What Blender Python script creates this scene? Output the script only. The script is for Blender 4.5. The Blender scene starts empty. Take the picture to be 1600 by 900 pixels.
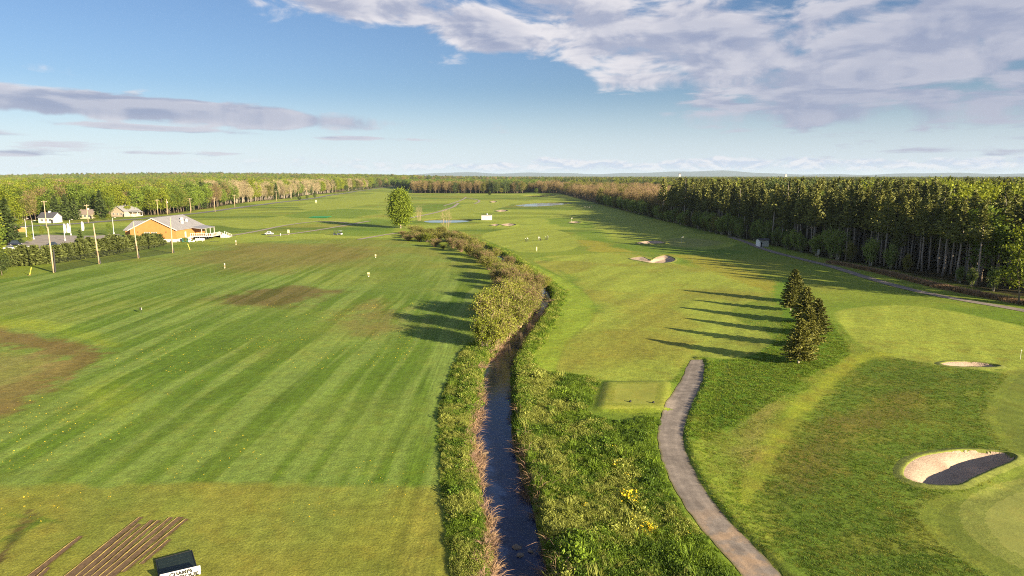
import bpy, bmesh, math, random
import numpy as np
from mathutils import Vector, Matrix

# ------------------------------------------------------------------ camera, sky, sun, exposure
scene = bpy.context.scene
C = scene.collection
R = math.radians
CAM_H = 27.0
FPX = 1066.7                                   # focal length in pixels of a 1600 px wide frame
PITCH = math.atan(175.0 / FPX)
cam_data = bpy.data.cameras.new('camera')
cam_data.sensor_width = 36.0
cam_data.lens = 36.0 * FPX / 1600.0
cam_data.clip_start = 0.5
cam_data.clip_end = 60000.0
cam = bpy.data.objects.new('camera', cam_data)
C.objects.link(cam)
cam.location = (0, 0, CAM_H)
cam.rotation_euler = (math.pi / 2 - PITCH, 0, 0)
scene.camera = cam

SUN_AZ = Vector((0.75, -0.66, 0)).normalized()  # horizontal direction towards the sun
SUN_EL = R(15.5)
sun_dir = Vector((SUN_AZ.x * math.cos(SUN_EL), SUN_AZ.y * math.cos(SUN_EL), math.sin(SUN_EL)))

scene.view_settings.view_transform = 'Standard'
scene.view_settings.look = 'None'
scene.view_settings.gamma = 1.0
scene.view_settings.use_curve_mapping = False
scene.view_settings.exposure = 1.6
scene.cycles.use_denoising = False
scene.cycles.denoiser = 'OPENIMAGEDENOISE'
scene.cycles.denoising_input_passes = 'RGB_ALBEDO_NORMAL'
scene.cycles.denoising_prefilter = 'ACCURATE'
scene.cycles.pixel_filter_type = 'BLACKMAN_HARRIS'
scene.cycles.filter_width = 1.05
scene.cycles.max_bounces = 5
scene.cycles.diffuse_bounces = 2
scene.cycles.glossy_bounces = 2
scene.cycles.transmission_bounces = 3
scene.cycles.transparent_max_bounces = 6
scene.cycles.volume_bounces = 0
scene.cycles.sample_clamp_indirect = 4.0

sl = bpy.data.lights.new('sun', 'SUN')
sl.energy = 5.0
sl.angle = R(0.55)
sl.color = (1.0, 0.83, 0.57)
so = bpy.data.objects.new('sun', sl)
C.objects.link(so)
so.rotation_euler = (-sun_dir).to_track_quat('-Z', 'Y').to_euler()
so.location = (60, -60, 60)


class NT:
    """tiny helper to write node trees as expressions"""
    def __init__(self, nt):
        self.nt = nt

    def n(self, t, **kw):
        nd = self.nt.nodes.new(t)
        for k, v in kw.items():
            setattr(nd, k, v)
        return nd

    def put(self, sock, v):
        if isinstance(v, bpy.types.NodeSocket):
            self.nt.links.new(v, sock)
        elif v is not None:
            sock.default_value = v

    def m(self, op, a, b=None, c=None, clamp=False):
        nd = self.n('ShaderNodeMath', operation=op, use_clamp=clamp)
        self.put(nd.inputs[0], a)
        if b is not None: self.put(nd.inputs[1], b)
        if c is not None: self.put(nd.inputs[2], c)
        return nd.outputs[0]

    def vm(self, op, a, b=None):
        nd = self.n('ShaderNodeVectorMath', operation=op)
        self.put(nd.inputs[0], a)
        if b is not None: self.put(nd.inputs[1], b)
        return nd.outputs[0]

    def xyz(self, x, y, z=0.0):
        nd = self.n('ShaderNodeCombineXYZ')
        self.put(nd.inputs[0], x); self.put(nd.inputs[1], y); self.put(nd.inputs[2], z)
        return nd.outputs[0]

    def sep(self, v):
        nd = self.n('ShaderNodeSeparateXYZ'); self.put(nd.inputs[0], v)
        return nd.outputs

    def noise(self, vec, scale, detail=3.0, rough=0.55, distort=0.0, dim='3D'):
        nd = self.n('ShaderNodeTexNoise', noise_dimensions=dim)
        self.put(nd.inputs['Vector'], vec)
        nd.inputs['Scale'].default_value = scale
        nd.inputs['Detail'].default_value = detail
        nd.inputs['Roughness'].default_value = rough
        nd.inputs['Distortion'].default_value = distort
        return nd.outputs['Fac']

    def ramp(self, v, a, b, c=0.0, d=1.0, smooth=True):
        nd = self.n('ShaderNodeMapRange', interpolation_type='SMOOTHSTEP' if smooth else 'LINEAR')
        self.put(nd.inputs['Value'], v)
        self.put(nd.inputs['From Min'], a); self.put(nd.inputs['From Max'], b)
        self.put(nd.inputs['To Min'], c); self.put(nd.inputs['To Max'], d)
        return nd.outputs[0]

    def mix(self, f, a, b, blend='MIX'):
        nd = self.n('ShaderNodeMix', data_type='RGBA', blend_type=blend)
        nd.clamp_factor = True
        self.put(nd.inputs[0], f)
        for s, v in ((nd.inputs[6], a), (nd.inputs[7], b)):
            if isinstance(v, bpy.types.NodeSocket): self.nt.links.new(v, s)
            else: s.default_value = (*v, 1.0) if len(v) == 3 else v
        return nd.outputs[2]

    def scale(self, col, f):
        nd = self.n('ShaderNodeVectorMath', operation='SCALE')
        self.put(nd.inputs[0], col); self.put(nd.inputs[3], f)
        return nd.outputs[0]

    def attr(self, name, color=False):
        nd = self.n('ShaderNodeAttribute', attribute_name=name)
        return nd.outputs['Color'] if color else nd.outputs['Fac']


def build_world():
    w = bpy.data.worlds.new('World')
    scene.world = w
    w.use_nodes = True
    nt = w.node_tree
    nt.nodes.clear()
    k = NT(nt)
    sky = k.n('ShaderNodeTexSky', sky_type='NISHITA')
    sky.sun_disc = False
    sky.sun_elevation = SUN_EL
    sky.sun_rotation = math.atan2(SUN_AZ.x, SUN_AZ.y)
    sky.altitude = 60
    sky.air_density = 1.0
    sky.dust_density = 0.6
    sky.ozone_density = 2.0
    d = k.n('ShaderNodeTexCoord').outputs['Generated']
    x, y, z = k.sep(d)
    az = k.m('ARCTAN2', x, y)
    hl = k.m('SQRT', k.m('ADD', k.m('MULTIPLY', x, x), k.m('MULTIPLY', y, y)))
    t = k.m('DIVIDE', z, k.m('MAXIMUM', hl, 0.02))

    def at(px, py):
        u, v = px - 800.0, py - 450.0
        dn = FPX * math.sin(PITCH) + v * math.cos(PITCH)
        fw = FPX * math.cos(PITCH) - v * math.sin(PITCH)
        return math.atan2(u, fw), -dn / math.hypot(fw, u)

    # banks: px, py, half width, half height, slope, weight
    banks = [(560, 8, 240, 34, 0.10, 1.0), (760, 52, 150, 40, 0.17, 1.15), (960, 60, 190, 80, 0.2, 1.1),
             (1120, 70, 190, 80, 0.28, 1.1), (1300, 135, 230, 70, 0.10, 1.1), (1480, 60, 260, 110, -0.12, 1.2),
             (1010, 122, 120, 30, 0.0, 0.95), (1000, 12, 150, 40, 0.0, 0.75),
             (1140, 160, 110, 16, 0.06, 0.8), (1480, 165, 200, 26, -0.1, 0.7),
             (170, 165, 370, 19, 0.045, 1.5),
             (-20, 212, 150, 11, 0.06, 0.85), (230, 200, 190, 7, 0.03, 0.8), (575, 216, 115, 5, 0.0, 0.95),
             (30, 239, 80, 6, 0.04, 0.8), (280, 240, 100, 5, 0.0, 0.65), (1590, 237, 80, 8, -0.1, 0.7),
             (1750, 90, 330, 120, 0.0, 1.0), (-420, 80, 330, 60, 0.06, 0.9)]
    tot = None
    for (px, py, rx, ry, sl_, wgt) in banks:
        a0, t0 = at(px, py)
        rx_, ry_ = rx / FPX, ry / FPX
        du = k.m('SUBTRACT', az, a0)
        dv = k.m('ADD', k.m('SUBTRACT', t, t0), k.m('MULTIPLY', du, sl_))
        uu = k.m('DIVIDE', du, rx_); vv = k.m('DIVIDE', dv, ry_)
        r2 = k.m('ADD', k.m('MULTIPLY', uu, uu), k.m('MULTIPLY', vv, vv))
        e = k.m('MULTIPLY', k.m('EXPONENT', k.m('MULTIPLY', r2, -0.9)), wgt)
        tot = e if tot is None else k.m('MAXIMUM', tot, e)
    # the rest of the sky carries on with the same broken cloud
    over = k.m('MULTIPLY', k.ramp(t, 0.24, 0.5), 0.55)
    side = k.m('MULTIPLY', k.ramp(k.m('ABSOLUTE', az), 0.85, 1.3), k.m('MULTIPLY', k.ramp(t, 0.05, 0.15), 0.55))
    tot = k.m('MAXIMUM', tot, k.m('MAXIMUM', over, side))
    low = k.ramp(t, 0.05, 0.13)                                     # 0 near the horizon: streaks; 1 high: puffs
    sx = k.m('MULTIPLY', az, 5.6)
    sy = k.m('MULTIPLY', t, k.m('SUBTRACT', 46.0, k.m('MULTIPLY', low, 32.0)))

    def dens(dx, dy):
        p = k.xyz(k.m('ADD', sx, dx), k.m('ADD', sy, dy), 0.7)
        a = k.noise(p, 1.6, 7, 0.54, 0.3, '2D')
        wn = k.n('ShaderNodeTexNoise', noise_dimensions='2D'); k.put(wn.inputs['Vector'], p); wn.inputs['Scale'].default_value = 3.0; wn.inputs['Detail'].default_value = 3.0
        vo = k.n('ShaderNodeTexVoronoi', feature='SMOOTH_F1', voronoi_dimensions='2D'); vo.inputs['Scale'].default_value = 2.6; vo.inputs['Smoothness'].default_value = 0.45
        k.put(vo.inputs['Vector'], k.vm('ADD', p, k.scale(wn.outputs['Color'], 0.45)))
        b = k.m('SUBTRACT', 1.0, vo.outputs['Distance'])
        b = k.m('ADD', k.m('MULTIPLY', b, 0.8), k.m('MULTIPLY', k.noise(p, 7.0, 4, 0.55, 0.3, '2D'), 0.25))
        return k.m('ADD', k.m('MULTIPLY', k.m('SUBTRACT', a, 0.5), 1.7), k.m('MULTIPLY', k.m('SUBTRACT', b, 0.56), 0.40))
    n0 = dens(0.0, 0.0)
    n1 = dens(0.06, 0.22)
    cover = k.m('ADD', k.m('SUBTRACT', tot, 0.50), n0)
    alpha = k.ramp(cover, 0.0, 0.38)
    thick = k.ramp(cover, 0.15, 0.85)
    lit = k.ramp(k.m('SUBTRACT', n0, n1), -0.30, 0.26)
    lit = k.m('ADD', k.m('MULTIPLY', lit, k.m('SUBTRACT', 0.85, k.m('MULTIPLY', thick, 0.25))), k.m('MULTIPLY', k.m('SUBTRACT', 1.0, thick), 0.25), None, True)
    lit = k.m('MULTIPLY', lit, k.ramp(t, 0.08, 0.14, 0.55, 1.0))
    lit = k.m('MULTIPLY', lit, k.ramp(az, 0.0, 0.55, 1.0, 0.5))
    ccol = k.mix(lit, (2.15, 2.45, 3.5), (5.9, 5.65, 5.8))
    # the row of small cumulus along the horizon
    hb = k.noise(k.xyz(k.m('MULTIPLY', az, 26.0), k.m('MULTIPLY', t, 75.0), 5.0), 1.0, 5, 0.62, 0.3, '2D')
    hb2 = k.noise(k.xyz(k.m('MULTIPLY', az, 26.0), k.m('ADD', k.m('MULTIPLY', t, 75.0), 0.35), 5.0), 1.0, 5, 0.62, 0.3, '2D')
    top = k.noise(k.xyz(k.m('MULTIPLY', az, 9.0), 0.3, 9.0), 1.0, 4, 0.6)
    tt = k.m('ADD', 0.013, k.m('MULTIPLY', top, 0.030))
    band = k.m('MULTIPLY', k.m('MULTIPLY', k.ramp(t, 0.003, 0.012, 0.35, 1.0), k.ramp(t, tt, k.m('SUBTRACT', tt, 0.010))), k.ramp(az, -0.42, 0.0, 0.35, 1.0))
    balpha = k.m('MULTIPLY', k.ramp(k.m('ADD', hb, k.m('MULTIPLY', band, 0.35)), 0.62, 0.86), k.m('MULTIPLY', band, 0.85))
    blit = k.ramp(k.m('SUBTRACT', hb, hb2), -0.12, 0.14)
    bcol = k.mix(blit, (3.7, 4.2, 5.3), (5.7, 5.6, 5.9))
    base = k.mix(1.0, sky.outputs[0], (0.55, 0.635, 0.80), 'MULTIPLY')
    base = k.mix(k.ramp(t, 0.0, 0.13, 0.62, 0.0), base, (5.9, 6.7, 7.7))
    col = k.mix(balpha, base, bcol)
    col = k.mix(k.m('MULTIPLY', alpha, 0.93), col, ccol)
    bg = k.n('ShaderNodeBackground')
    nt.links.new(col, bg.inputs[0])
    bg.inputs[1].default_value = 0.05
    out = k.n('ShaderNodeOutputWorld')
    nt.links.new(bg.outputs[0], out.inputs[0])
    w.cycles.sampling_method = 'NONE'


build_world()

# ------------------------------------------------------------------ helpers
random.seed(7)
rng = np.random.default_rng(11)


def g(px, py, z=0.0):
    """where the line of sight through a point of the photograph meets level z"""
    u, v = px - 800.0, py - 450.0
    dn = FPX * math.sin(PITCH) + v * math.cos(PITCH)
    fw = FPX * math.cos(PITCH) - v * math.sin(PITCH)
    s = (CAM_H - z) / dn
    return (u * s, fw * s)


def smooth(pts, n=5, closed=True):
    p = np.array(pts, float)
    m = len(p)
    out = []
    rngi = range(m) if closed else range(m - 1)
    for i in rngi:
        if closed:
            a, b, c, d = p[(i - 1) % m], p[i], p[(i + 1) % m], p[(i + 2) % m]
        else:
            a, b, c, d = p[max(i - 1, 0)], p[i], p[i + 1], p[min(i + 2, m - 1)]
        for j in range(n):
            s = j / n
            out.append(0.5 * ((2 * b) + (c - a) * s + (2 * a - 5 * b + 4 * c - d) * s * s + (-a + 3 * b - 3 * c + d) * s ** 3))
    if not closed:
        out.append(p[-1])
    return np.array(out)


def GP(pts, n=5, closed=True, z=0.0):
    return smooth([g(x, y, z) for x, y in pts], n, closed)


def sdf(poly, X, Y, reach=6.0, far=99.0):
    """signed distance to a polygon, negative inside, computed only near it"""
    X = np.asarray(X, float); Y = np.asarray(Y, float)
    out = np.full(X.shape, far)
    x0, y0 = poly.min(0) - reach; x1, y1 = poly.max(0) + reach
    sel = np.nonzero((X > x0) & (X < x1) & (Y > y0) & (Y < y1))
    if len(sel[0]) == 0:
        return out
    px, py = X[sel], Y[sel]
    d2 = np.full(px.shape, 1e18)
    ins = np.zeros(px.shape, bool)
    q = np.roll(poly, -1, 0)
    for (ax, ay), (bx, by) in zip(poly, q):
        ex, ey = bx - ax, by - ay
        l2 = ex * ex + ey * ey
        if l2 < 1e-12: continue
        s = np.clip(((px - ax) * ex + (py - ay) * ey) / l2, 0, 1)
        dx = px - ax - s * ex; dy = py - ay - s * ey
        np.minimum(d2, dx * dx + dy * dy, out=d2)
        if ay != by:
            c = ((ay > py) != (by > py)) & (px < ex * (py - ay) / ey + ax)
            ins ^= c
    r = np.sqrt(d2)
    r[ins] *= -1
    out[sel] = np.where(r > reach, far, r)
    return out


def line_d(line, X, Y, reach=6.0, far=99.0):
    X = np.asarray(X, float); Y = np.asarray(Y, float)
    out = np.full(X.shape, far)
    x0, y0 = line.min(0) - reach; x1, y1 = line.max(0) + reach
    sel = np.nonzero((X > x0) & (X < x1) & (Y > y0) & (Y < y1))
    if len(sel[0]) == 0: return out
    px, py = X[sel], Y[sel]
    d2 = np.full(px.shape, 1e18)
    for (ax, ay), (bx, by) in zip(line[:-1], line[1:]):
        ex, ey = bx - ax, by - ay
        l2 = ex * ex + ey * ey + 1e-12
        s = np.clip(((px - ax) * ex + (py - ay) * ey) / l2, 0, 1)
        dx = px - ax - s * ex; dy = py - ay - s * ey
        np.minimum(d2, dx * dx + dy * dy, out=d2)
    out[sel] = np.sqrt(d2)
    return out


def sst(a, b, v):
    s = np.clip((v - a) / (b - a), 0, 1)
    return s * s * (3 - 2 * s)


_lat = np.random.default_rng(5).random((256, 256))


def vnoise(X, Y, s):
    """value noise 0..1, feature size s metres"""
    u = np.asarray(X, float) / s + 1000.0; v = np.asarray(Y, float) / s + 1000.0
    iu = np.floor(u).astype(int); iv = np.floor(v).astype(int)
    fu = u - iu; fv = v - iv
    fu = fu * fu * (3 - 2 * fu); fv = fv * fv * (3 - 2 * fv)
    a = _lat[iu % 256, iv % 256]; b = _lat[(iu + 1) % 256, iv % 256]
    c = _lat[iu % 256, (iv + 1) % 256]; d = _lat[(iu + 1) % 256, (iv + 1) % 256]
    return (a * (1 - fu) + b * fu) * (1 - fv) + (c * (1 - fu) + d * fu) * fv


def fbm(X, Y, s, o=3):
    r = 0; a = 0.5; t = 0
    for i in range(o):
        r = r + a * vnoise(X + 37 * i, Y - 19 * i, s); t += a; a *= 0.5; s *= 0.5
    return r / t


def tag(o, label=None, cat=None, group=None, kind=None):
    if label: o['label'] = label
    if cat: o['category'] = cat
    if group: o['group'] = group
    if kind: o['kind'] = kind
    return o


def mesh_from(name, verts, faces, mats=(), mat_idx=None, smooth_shade=False):
    """faces: list of int arrays, each (n, k)"""
    me = bpy.data.meshes.new(name)
    verts = np.asarray(verts, np.float32)
    me.vertices.add(len(verts))
    me.vertices.foreach_set('co', verts.ravel())
    loops = np.concatenate([np.asarray(f, np.int32).ravel() for f in faces])
    tot = np.concatenate([np.full(len(f), np.asarray(f).shape[1], np.int32) for f in faces])
    st = np.concatenate([[0], np.cumsum(tot)[:-1]]).astype(np.int32)
    me.loops.add(len(loops)); me.polygons.add(len(tot))
    me.loops.foreach_set('vertex_index', loops)
    me.polygons.foreach_set('loop_start', st)
    me.polygons.foreach_set('loop_total', tot)
    if mat_idx is not None:
        me.polygons.foreach_set('material_index', np.asarray(mat_idx, np.int32))
    me.polygons.foreach_set('use_smooth', np.full(len(tot), smooth_shade))
    for m in mats: me.materials.append(m)
    me.update(calc_edges=True)
    return me


class MB:
    """collects shapes, builds ONE mesh object"""
    def __init__(self):
        self.v = []; self.f = {3: [], 4: []}; self.ng = []; self.n = 0

    def add(self, verts, faces):
        b = self.n
        self.v.append(np.asarray(verts, float).reshape(-1, 3)); self.n += len(self.v[-1])
        for f in faces:
            f = [i + b for i in f]
            if len(f) in (3, 4): self.f[len(f)].append(f)
            else: self.ng.append(f)
        return self

    def add_np(self, verts, faces):
        faces = np.asarray(faces)
        self.v.append(verts); self.f.setdefault(('np', faces.shape[1]), []).append(faces + self.n); self.n += len(verts)
        return self

    def box(self, x0, x1, y0, y1, z0, z1):
        v = [(x, y, z) for z in (z0, z1) for y in (y0, y1) for x in (x0, x1)]
        return self.add(v, [(0, 2, 3, 1), (4, 5, 7, 6), (0, 1, 5, 4), (2, 6, 7, 3), (0, 4, 6, 2), (1, 3, 7, 5)])

    def prism(self, pts, a, b):
        """closed loop of 3D points pts, extruded by vector from a to b"""
        n = len(pts); p = np.array(pts, float)
        v = np.concatenate([p + np.array(a), p + np.array(b)])
        f = [tuple(range(n - 1, -1, -1)), tuple(range(n, 2 * n))] + [(i, (i + 1) % n, n + (i + 1) % n, n + i) for i in range(n)]
        return self.add(v, f)

    def tube(self, pts, rad, n=6, cap=True):
        pts = np.array(pts, float); m = len(pts)
        rad = np.full(m, rad) if np.isscalar(rad) else np.array(rad)
        vs = []
        for i in range(m):
            d = pts[min(i + 1, m - 1)] - pts[max(i - 1, 0)]
            d /= np.linalg.norm(d) + 1e-9
            a = np.cross(d, (0, 0, 1) if abs(d[2]) < 0.9 else (1, 0, 0)); a /= np.linalg.norm(a)
            b = np.cross(d, a)
            for j in range(n):
                w = 2 * math.pi * j / n
                vs.append(pts[i] + rad[i] * (math.cos(w) * a + math.sin(w) * b))
        f = []
        for i in range(m - 1):
            for j in range(n):
                f.append((i * n + j, i * n + (j + 1) % n, (i + 1) * n + (j + 1) % n, (i + 1) * n + j))
        if cap:
            f.append(tuple(range(n - 1, -1, -1))); f.append(tuple(range((m - 1) * n, m * n)))
        return self.add(vs, f)

    def lathe(self, prof, n=12, at=(0, 0, 0)):
        m = len(prof); vs = []
        for (r, z) in prof:
            for j in range(n):
                w = 2 * math.pi * j / n
                vs.append((at[0] + r * math.cos(w), at[1] + r * math.sin(w), at[2] + z))
        f = [(i * n + j, i * n + (j + 1) % n, (i + 1) * n + (j + 1) % n, (i + 1) * n + j) for i in range(m - 1) for j in range(n)]
        f.append(tuple(range(n - 1, -1, -1))); f.append(tuple(range((m - 1) * n, m * n)))
        return self.add(vs, f)

    def mesh(self, name, mats, smooth_shade=False):
        faces = []
        for k_, v in self.f.items():
            if not v: continue
            faces.extend(v if isinstance(k_, tuple) else [np.array(v)])
        for q in self.ng: faces.append(np.array([q]))
        return mesh_from(name, np.concatenate(self.v), faces, mats if isinstance(mats, (list, tuple)) else [mats], None, smooth_shade)

    def build(self, name, mat, parent=None, smooth_shade=False):
        o = bpy.data.objects.new(name, self.mesh(name, mat, smooth_shade))
        C.objects.link(o)
        if parent is not None: o.parent = parent
        return o


def empty(name, loc, rz=0.0, scale=1.0):
    o = bpy.data.objects.new(name, None)
    o.empty_display_size = 0.3
    C.objects.link(o)
    o.location = loc; o.rotation_euler = (0, 0, rz)
    o.scale = (scale,) * 3 if np.isscalar(scale) else scale
    return o


def inst(name, me, parent):
    o = bpy.data.objects.new(name, me); C.objects.link(o); o.parent = parent
    return o


def copy_tree(o, parent=None):
    c = o.copy(); C.objects.link(c); c.parent = parent
    for ch in o.children: copy_tree(ch, c)
    return c


def scatter(name, P, rz, sc, ix, meshes, label, cat=None, tilt=None, parent=None, szz=None):
    """uncountable growth: one object whose points carry mesh instances"""
    me = bpy.data.meshes.new(name)
    me.vertices.add(len(P)); me.vertices.foreach_set('co', np.asarray(P, np.float32).ravel())
    for nm, ty, ar in (('rz', 'FLOAT', rz), ('sc', 'FLOAT', sc), ('ix', 'INT', ix), ('tx', 'FLOAT', np.zeros(len(P)) if tilt is None else tilt),
                       ('sz', 'FLOAT', sc if szz is None else szz)):
        a = me.attributes.new(nm, ty, 'POINT'); a.data.foreach_set('value', np.asarray(ar, np.float32 if ty == 'FLOAT' else np.int32))
    o = bpy.data.objects.new(name, me); C.objects.link(o)
    col = bpy.data.collections.new(name + '_source')
    for i, m in enumerate(meshes):
        col.objects.link(bpy.data.objects.new('%s_%02d' % (name, i), m))
    ng = bpy.data.node_groups.new(name + '_scatter', 'GeometryNodeTree')
    ng.interface.new_socket('Geometry', in_out='INPUT', socket_type='NodeSocketGeometry')
    ng.interface.new_socket('Geometry', in_out='OUTPUT', socket_type='NodeSocketGeometry')
    gi = ng.nodes.new('NodeGroupInput'); go = ng.nodes.new('NodeGroupOutput')
    ci = ng.nodes.new('GeometryNodeCollectionInfo')
    ci.inputs['Collection'].default_value = col
    ci.inputs['Separate Children'].default_value = True
    ci.inputs['Reset Children'].default_value = True
    ip = ng.nodes.new('GeometryNodeInstanceOnPoints')
    ip.inputs['Pick Instance'].default_value = True

    def na(nm, ty):
        n = ng.nodes.new('GeometryNodeInputNamedAttribute'); n.data_type = ty; n.inputs[0].default_value = nm
        return n.outputs[0]
    cx = ng.nodes.new('ShaderNodeCombineXYZ'); ng.links.new(na('tx', 'FLOAT'), cx.inputs[0]); ng.links.new(na('rz', 'FLOAT'), cx.inputs[2])
    cs = ng.nodes.new('ShaderNodeCombineXYZ')
    s = na('sc', 'FLOAT')
    ng.links.new(s, cs.inputs[0]); ng.links.new(s, cs.inputs[1]); ng.links.new(na('sz', 'FLOAT'), cs.inputs[2])
    ng.links.new(gi.outputs[0], ip.inputs['Points'])
    ng.links.new(ci.outputs[0], ip.inputs['Instance'])
    ng.links.new(na('ix', 'INT'), ip.inputs['Instance Index'])
    ng.links.new(cx.outputs[0], ip.inputs['Rotation'])
    ng.links.new(cs.outputs[0], ip.inputs['Scale'])
    ng.links.new(ip.outputs[0], go.inputs[0])
    md = o.modifiers.new('scatter', 'NODES'); md.node_group = ng
    tag(o, label, cat, None, 'stuff')
    return o


# ------------------------------------------------------------------ materials
MATS = {}


def mat(name, col, rough=0.7, var=0.0, vscale=3.0, metal=0.0, bump=0.0, bscale=20.0, spec=0.4, obj_coord=True):
    if name in MATS: return MATS[name]
    m = bpy.data.materials.new(name); m.use_nodes = True
    nt = m.node_tree; nt.nodes.clear(); k = NT(nt)
    b = k.n('ShaderNodeBsdfPrincipled')
    b.inputs['Roughness'].default_value = rough
    b.inputs['Metallic'].default_value = metal
    b.inputs['Specular IOR Level'].default_value = spec
    co = k.n('ShaderNodeTexCoord').outputs['Object']
    if var > 0:
        nz = k.noise(co, vscale, 4, 0.6)
        f = k.ramp(nz, 0.25, 0.75, 1.0 - var, 1.0 + var, False)
        cn = k.n('ShaderNodeRGB'); cn.outputs[0].default_value = (*col, 1)
        nt.links.new(k.scale(cn.outputs[0], f), b.inputs['Base Color'])
    else:
        b.inputs['Base Color'].default_value = (*col, 1)
    if bump > 0:
        bn = k.n('ShaderNodeBump'); bn.inputs['Strength'].default_value = 0.6; bn.inputs['Distance'].default_value = bump
        nt.links.new(k.noise(co, bscale, 4, 0.6), bn.inputs['Height']); nt.links.new(bn.outputs[0], b.inputs['Normal'])
    o = k.n('ShaderNodeOutputMaterial'); nt.links.new(b.outputs[0], o.inputs[0])
    MATS[name] = m
    return m


def leaf_mat(name, ca, cb, transl=0.35, objvar=0.25, rough=0.6):
    if name in MATS: return MATS[name]
    m = bpy.data.materials.new(name); m.use_nodes = True
    nt = m.node_tree; nt.nodes.clear(); k = NT(nt)
    oi = k.n('ShaderNodeObjectInfo').outputs['Random']
    isl = k.n('ShaderNodeNewGeometry').outputs['Random Per Island']
    c = k.mix(k.m('ADD', k.m('MULTIPLY', isl, 0.6), k.m('MULTIPLY', oi, 0.4)), ca, cb)
    f = k.m('ADD', 1.0 - objvar, k.m('MULTIPLY', oi, 2 * objvar))
    f = k.m('MULTIPLY', f, k.m('ADD', 0.75, k.m('MULTIPLY', isl, 0.5)))
    c = k.scale(c, f)
    d = k.n('ShaderNodeBsdfPrincipled'); d.inputs['Roughness'].default_value = rough; d.inputs['Specular IOR Level'].default_value = 0.25
    nt.links.new(c, d.inputs['Base Color'])
    tr = k.n('ShaderNodeBsdfTranslucent'); nt.links.new(k.mix(1.0, c, (1.15, 1.1, 0.6), 'MULTIPLY'), tr.inputs[0])
    mx = k.n('ShaderNodeMixShader'); mx.inputs[0].default_value = transl
    nt.links.new(d.outputs[0], mx.inputs[1]); nt.links.new(tr.outputs[0], mx.inputs[2])
    o = k.n('ShaderNodeOutputMaterial'); nt.links.new(mx.outputs[0], o.inputs[0])
    MATS[name] = m
    return m
# ------------------------------------------------------------------ lie of the land
WATER_Z = -1.0
creek_L = [(772, 960), (775, 900), (776, 860), (768, 820), (762, 790), (756, 760), (750, 720), (746, 680), (750, 650), (757, 620), (757, 585), (772, 560),
           (786, 540), (806, 520), (821, 505), (832, 490), (842, 476), (846, 462), (836, 450), (812, 430), (786, 410), (760, 394), (728, 380), (690, 370), (655, 362)]
creek_R = [(856, 960), (850, 900), (842, 860), (833, 820), (827, 790), (815, 760), (805, 720), (797, 680), (797, 650), (798, 620), (797, 590), (803, 565),
           (818, 540), (831, 520), (842, 505), (850, 490), (857, 477), (860, 463), (848, 448), (822, 428), (796, 408), (768, 392), (734, 378), (695, 368.5), (655, 361)]
cl = smooth([g(x, y, WATER_Z) for x, y in creek_L], 4, False)
cr = smooth([g(x, y, WATER_Z) for x, y in creek_R], 4, False)
# carry the brook on behind the camera
cl = np.concatenate([[[-2.2, -60], [-1.8, 10]], cl]); cr = np.concatenate([[[3.6, -60], [3.0, 10]], cr])
CREEK = np.concatenate([cl, cr[::-1]])

path_L = [(1176, 915), (1160, 900), (1126, 860), (1092, 820), (1064, 780), (1043, 740), (1031, 705), (1028, 680), (1035, 645), (1050, 618), (1064, 595), (1074, 572), (1080, 563)]
path_R = [(1240, 915), (1222, 900), (1186, 860), (1146, 820), (1112, 780), (1087, 740), (1072, 705), (1068, 680), (1077, 645), (1090, 618), (1098, 595), (1101, 574), (1098, 563)]
pl = smooth([g(*p) for p in path_L], 5, False); pr = smooth([g(*p) for p in path_R], 5, False)
ext = np.array([[21.5, 36.0], [30.0, 10.0]]); ext2 = np.array([[24.4, 36.6], [33.0, 11.0]])
pl = np.concatenate([ext[::-1], pl]); pr = np.concatenate([ext2[::-1], pr])
PATH = np.concatenate([pl, pr[::-1]])
_pc = (pl + pr) / 2; _po = np.argsort(_pc[:, 1]); PATH_CY = _pc[_po, 1]; PATH_CX = _pc[_po, 0]

TALL_L = GP([(735, 535), (716, 556), (698, 596), (686, 640), (685, 680), (688, 720), (690, 770), (695, 820), (701, 870), (706, 905), (712, 960),
             (776, 960), (772, 900), (766, 850), (758, 800), (752, 750), (744, 700), (745, 660), (752, 620), (752, 590), (765, 560), (752, 542)], 3)
TALL_R = GP([(806, 590), (826, 571), (862, 583), (932, 591), (926, 622), (922, 648), (975, 657), (1030, 655), (1024, 690), (1038, 740), (1060, 782),
             (1088, 822), (1122, 862), (1154, 900), (1170, 940), (852, 960), (853, 900), (846, 860), (837, 820), (829, 780), (812, 730), (801, 680), (799, 640)], 3)
TEE = GP([(946, 603), (1041, 604), (1037, 643), (936, 641)], 2)
TEE_TOP = np.array([g(954, 600.5), g(1038, 601), g(1034, 639), g(945, 638)])
MOWN = GP([(815, 408), (870, 430), (905, 450), (929, 480), (922, 502), (895, 525), (878, 548), (862, 582), (828, 572), (822, 558), (836, 530), (852, 492), (864, 462), (848, 432)], 4)
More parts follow.
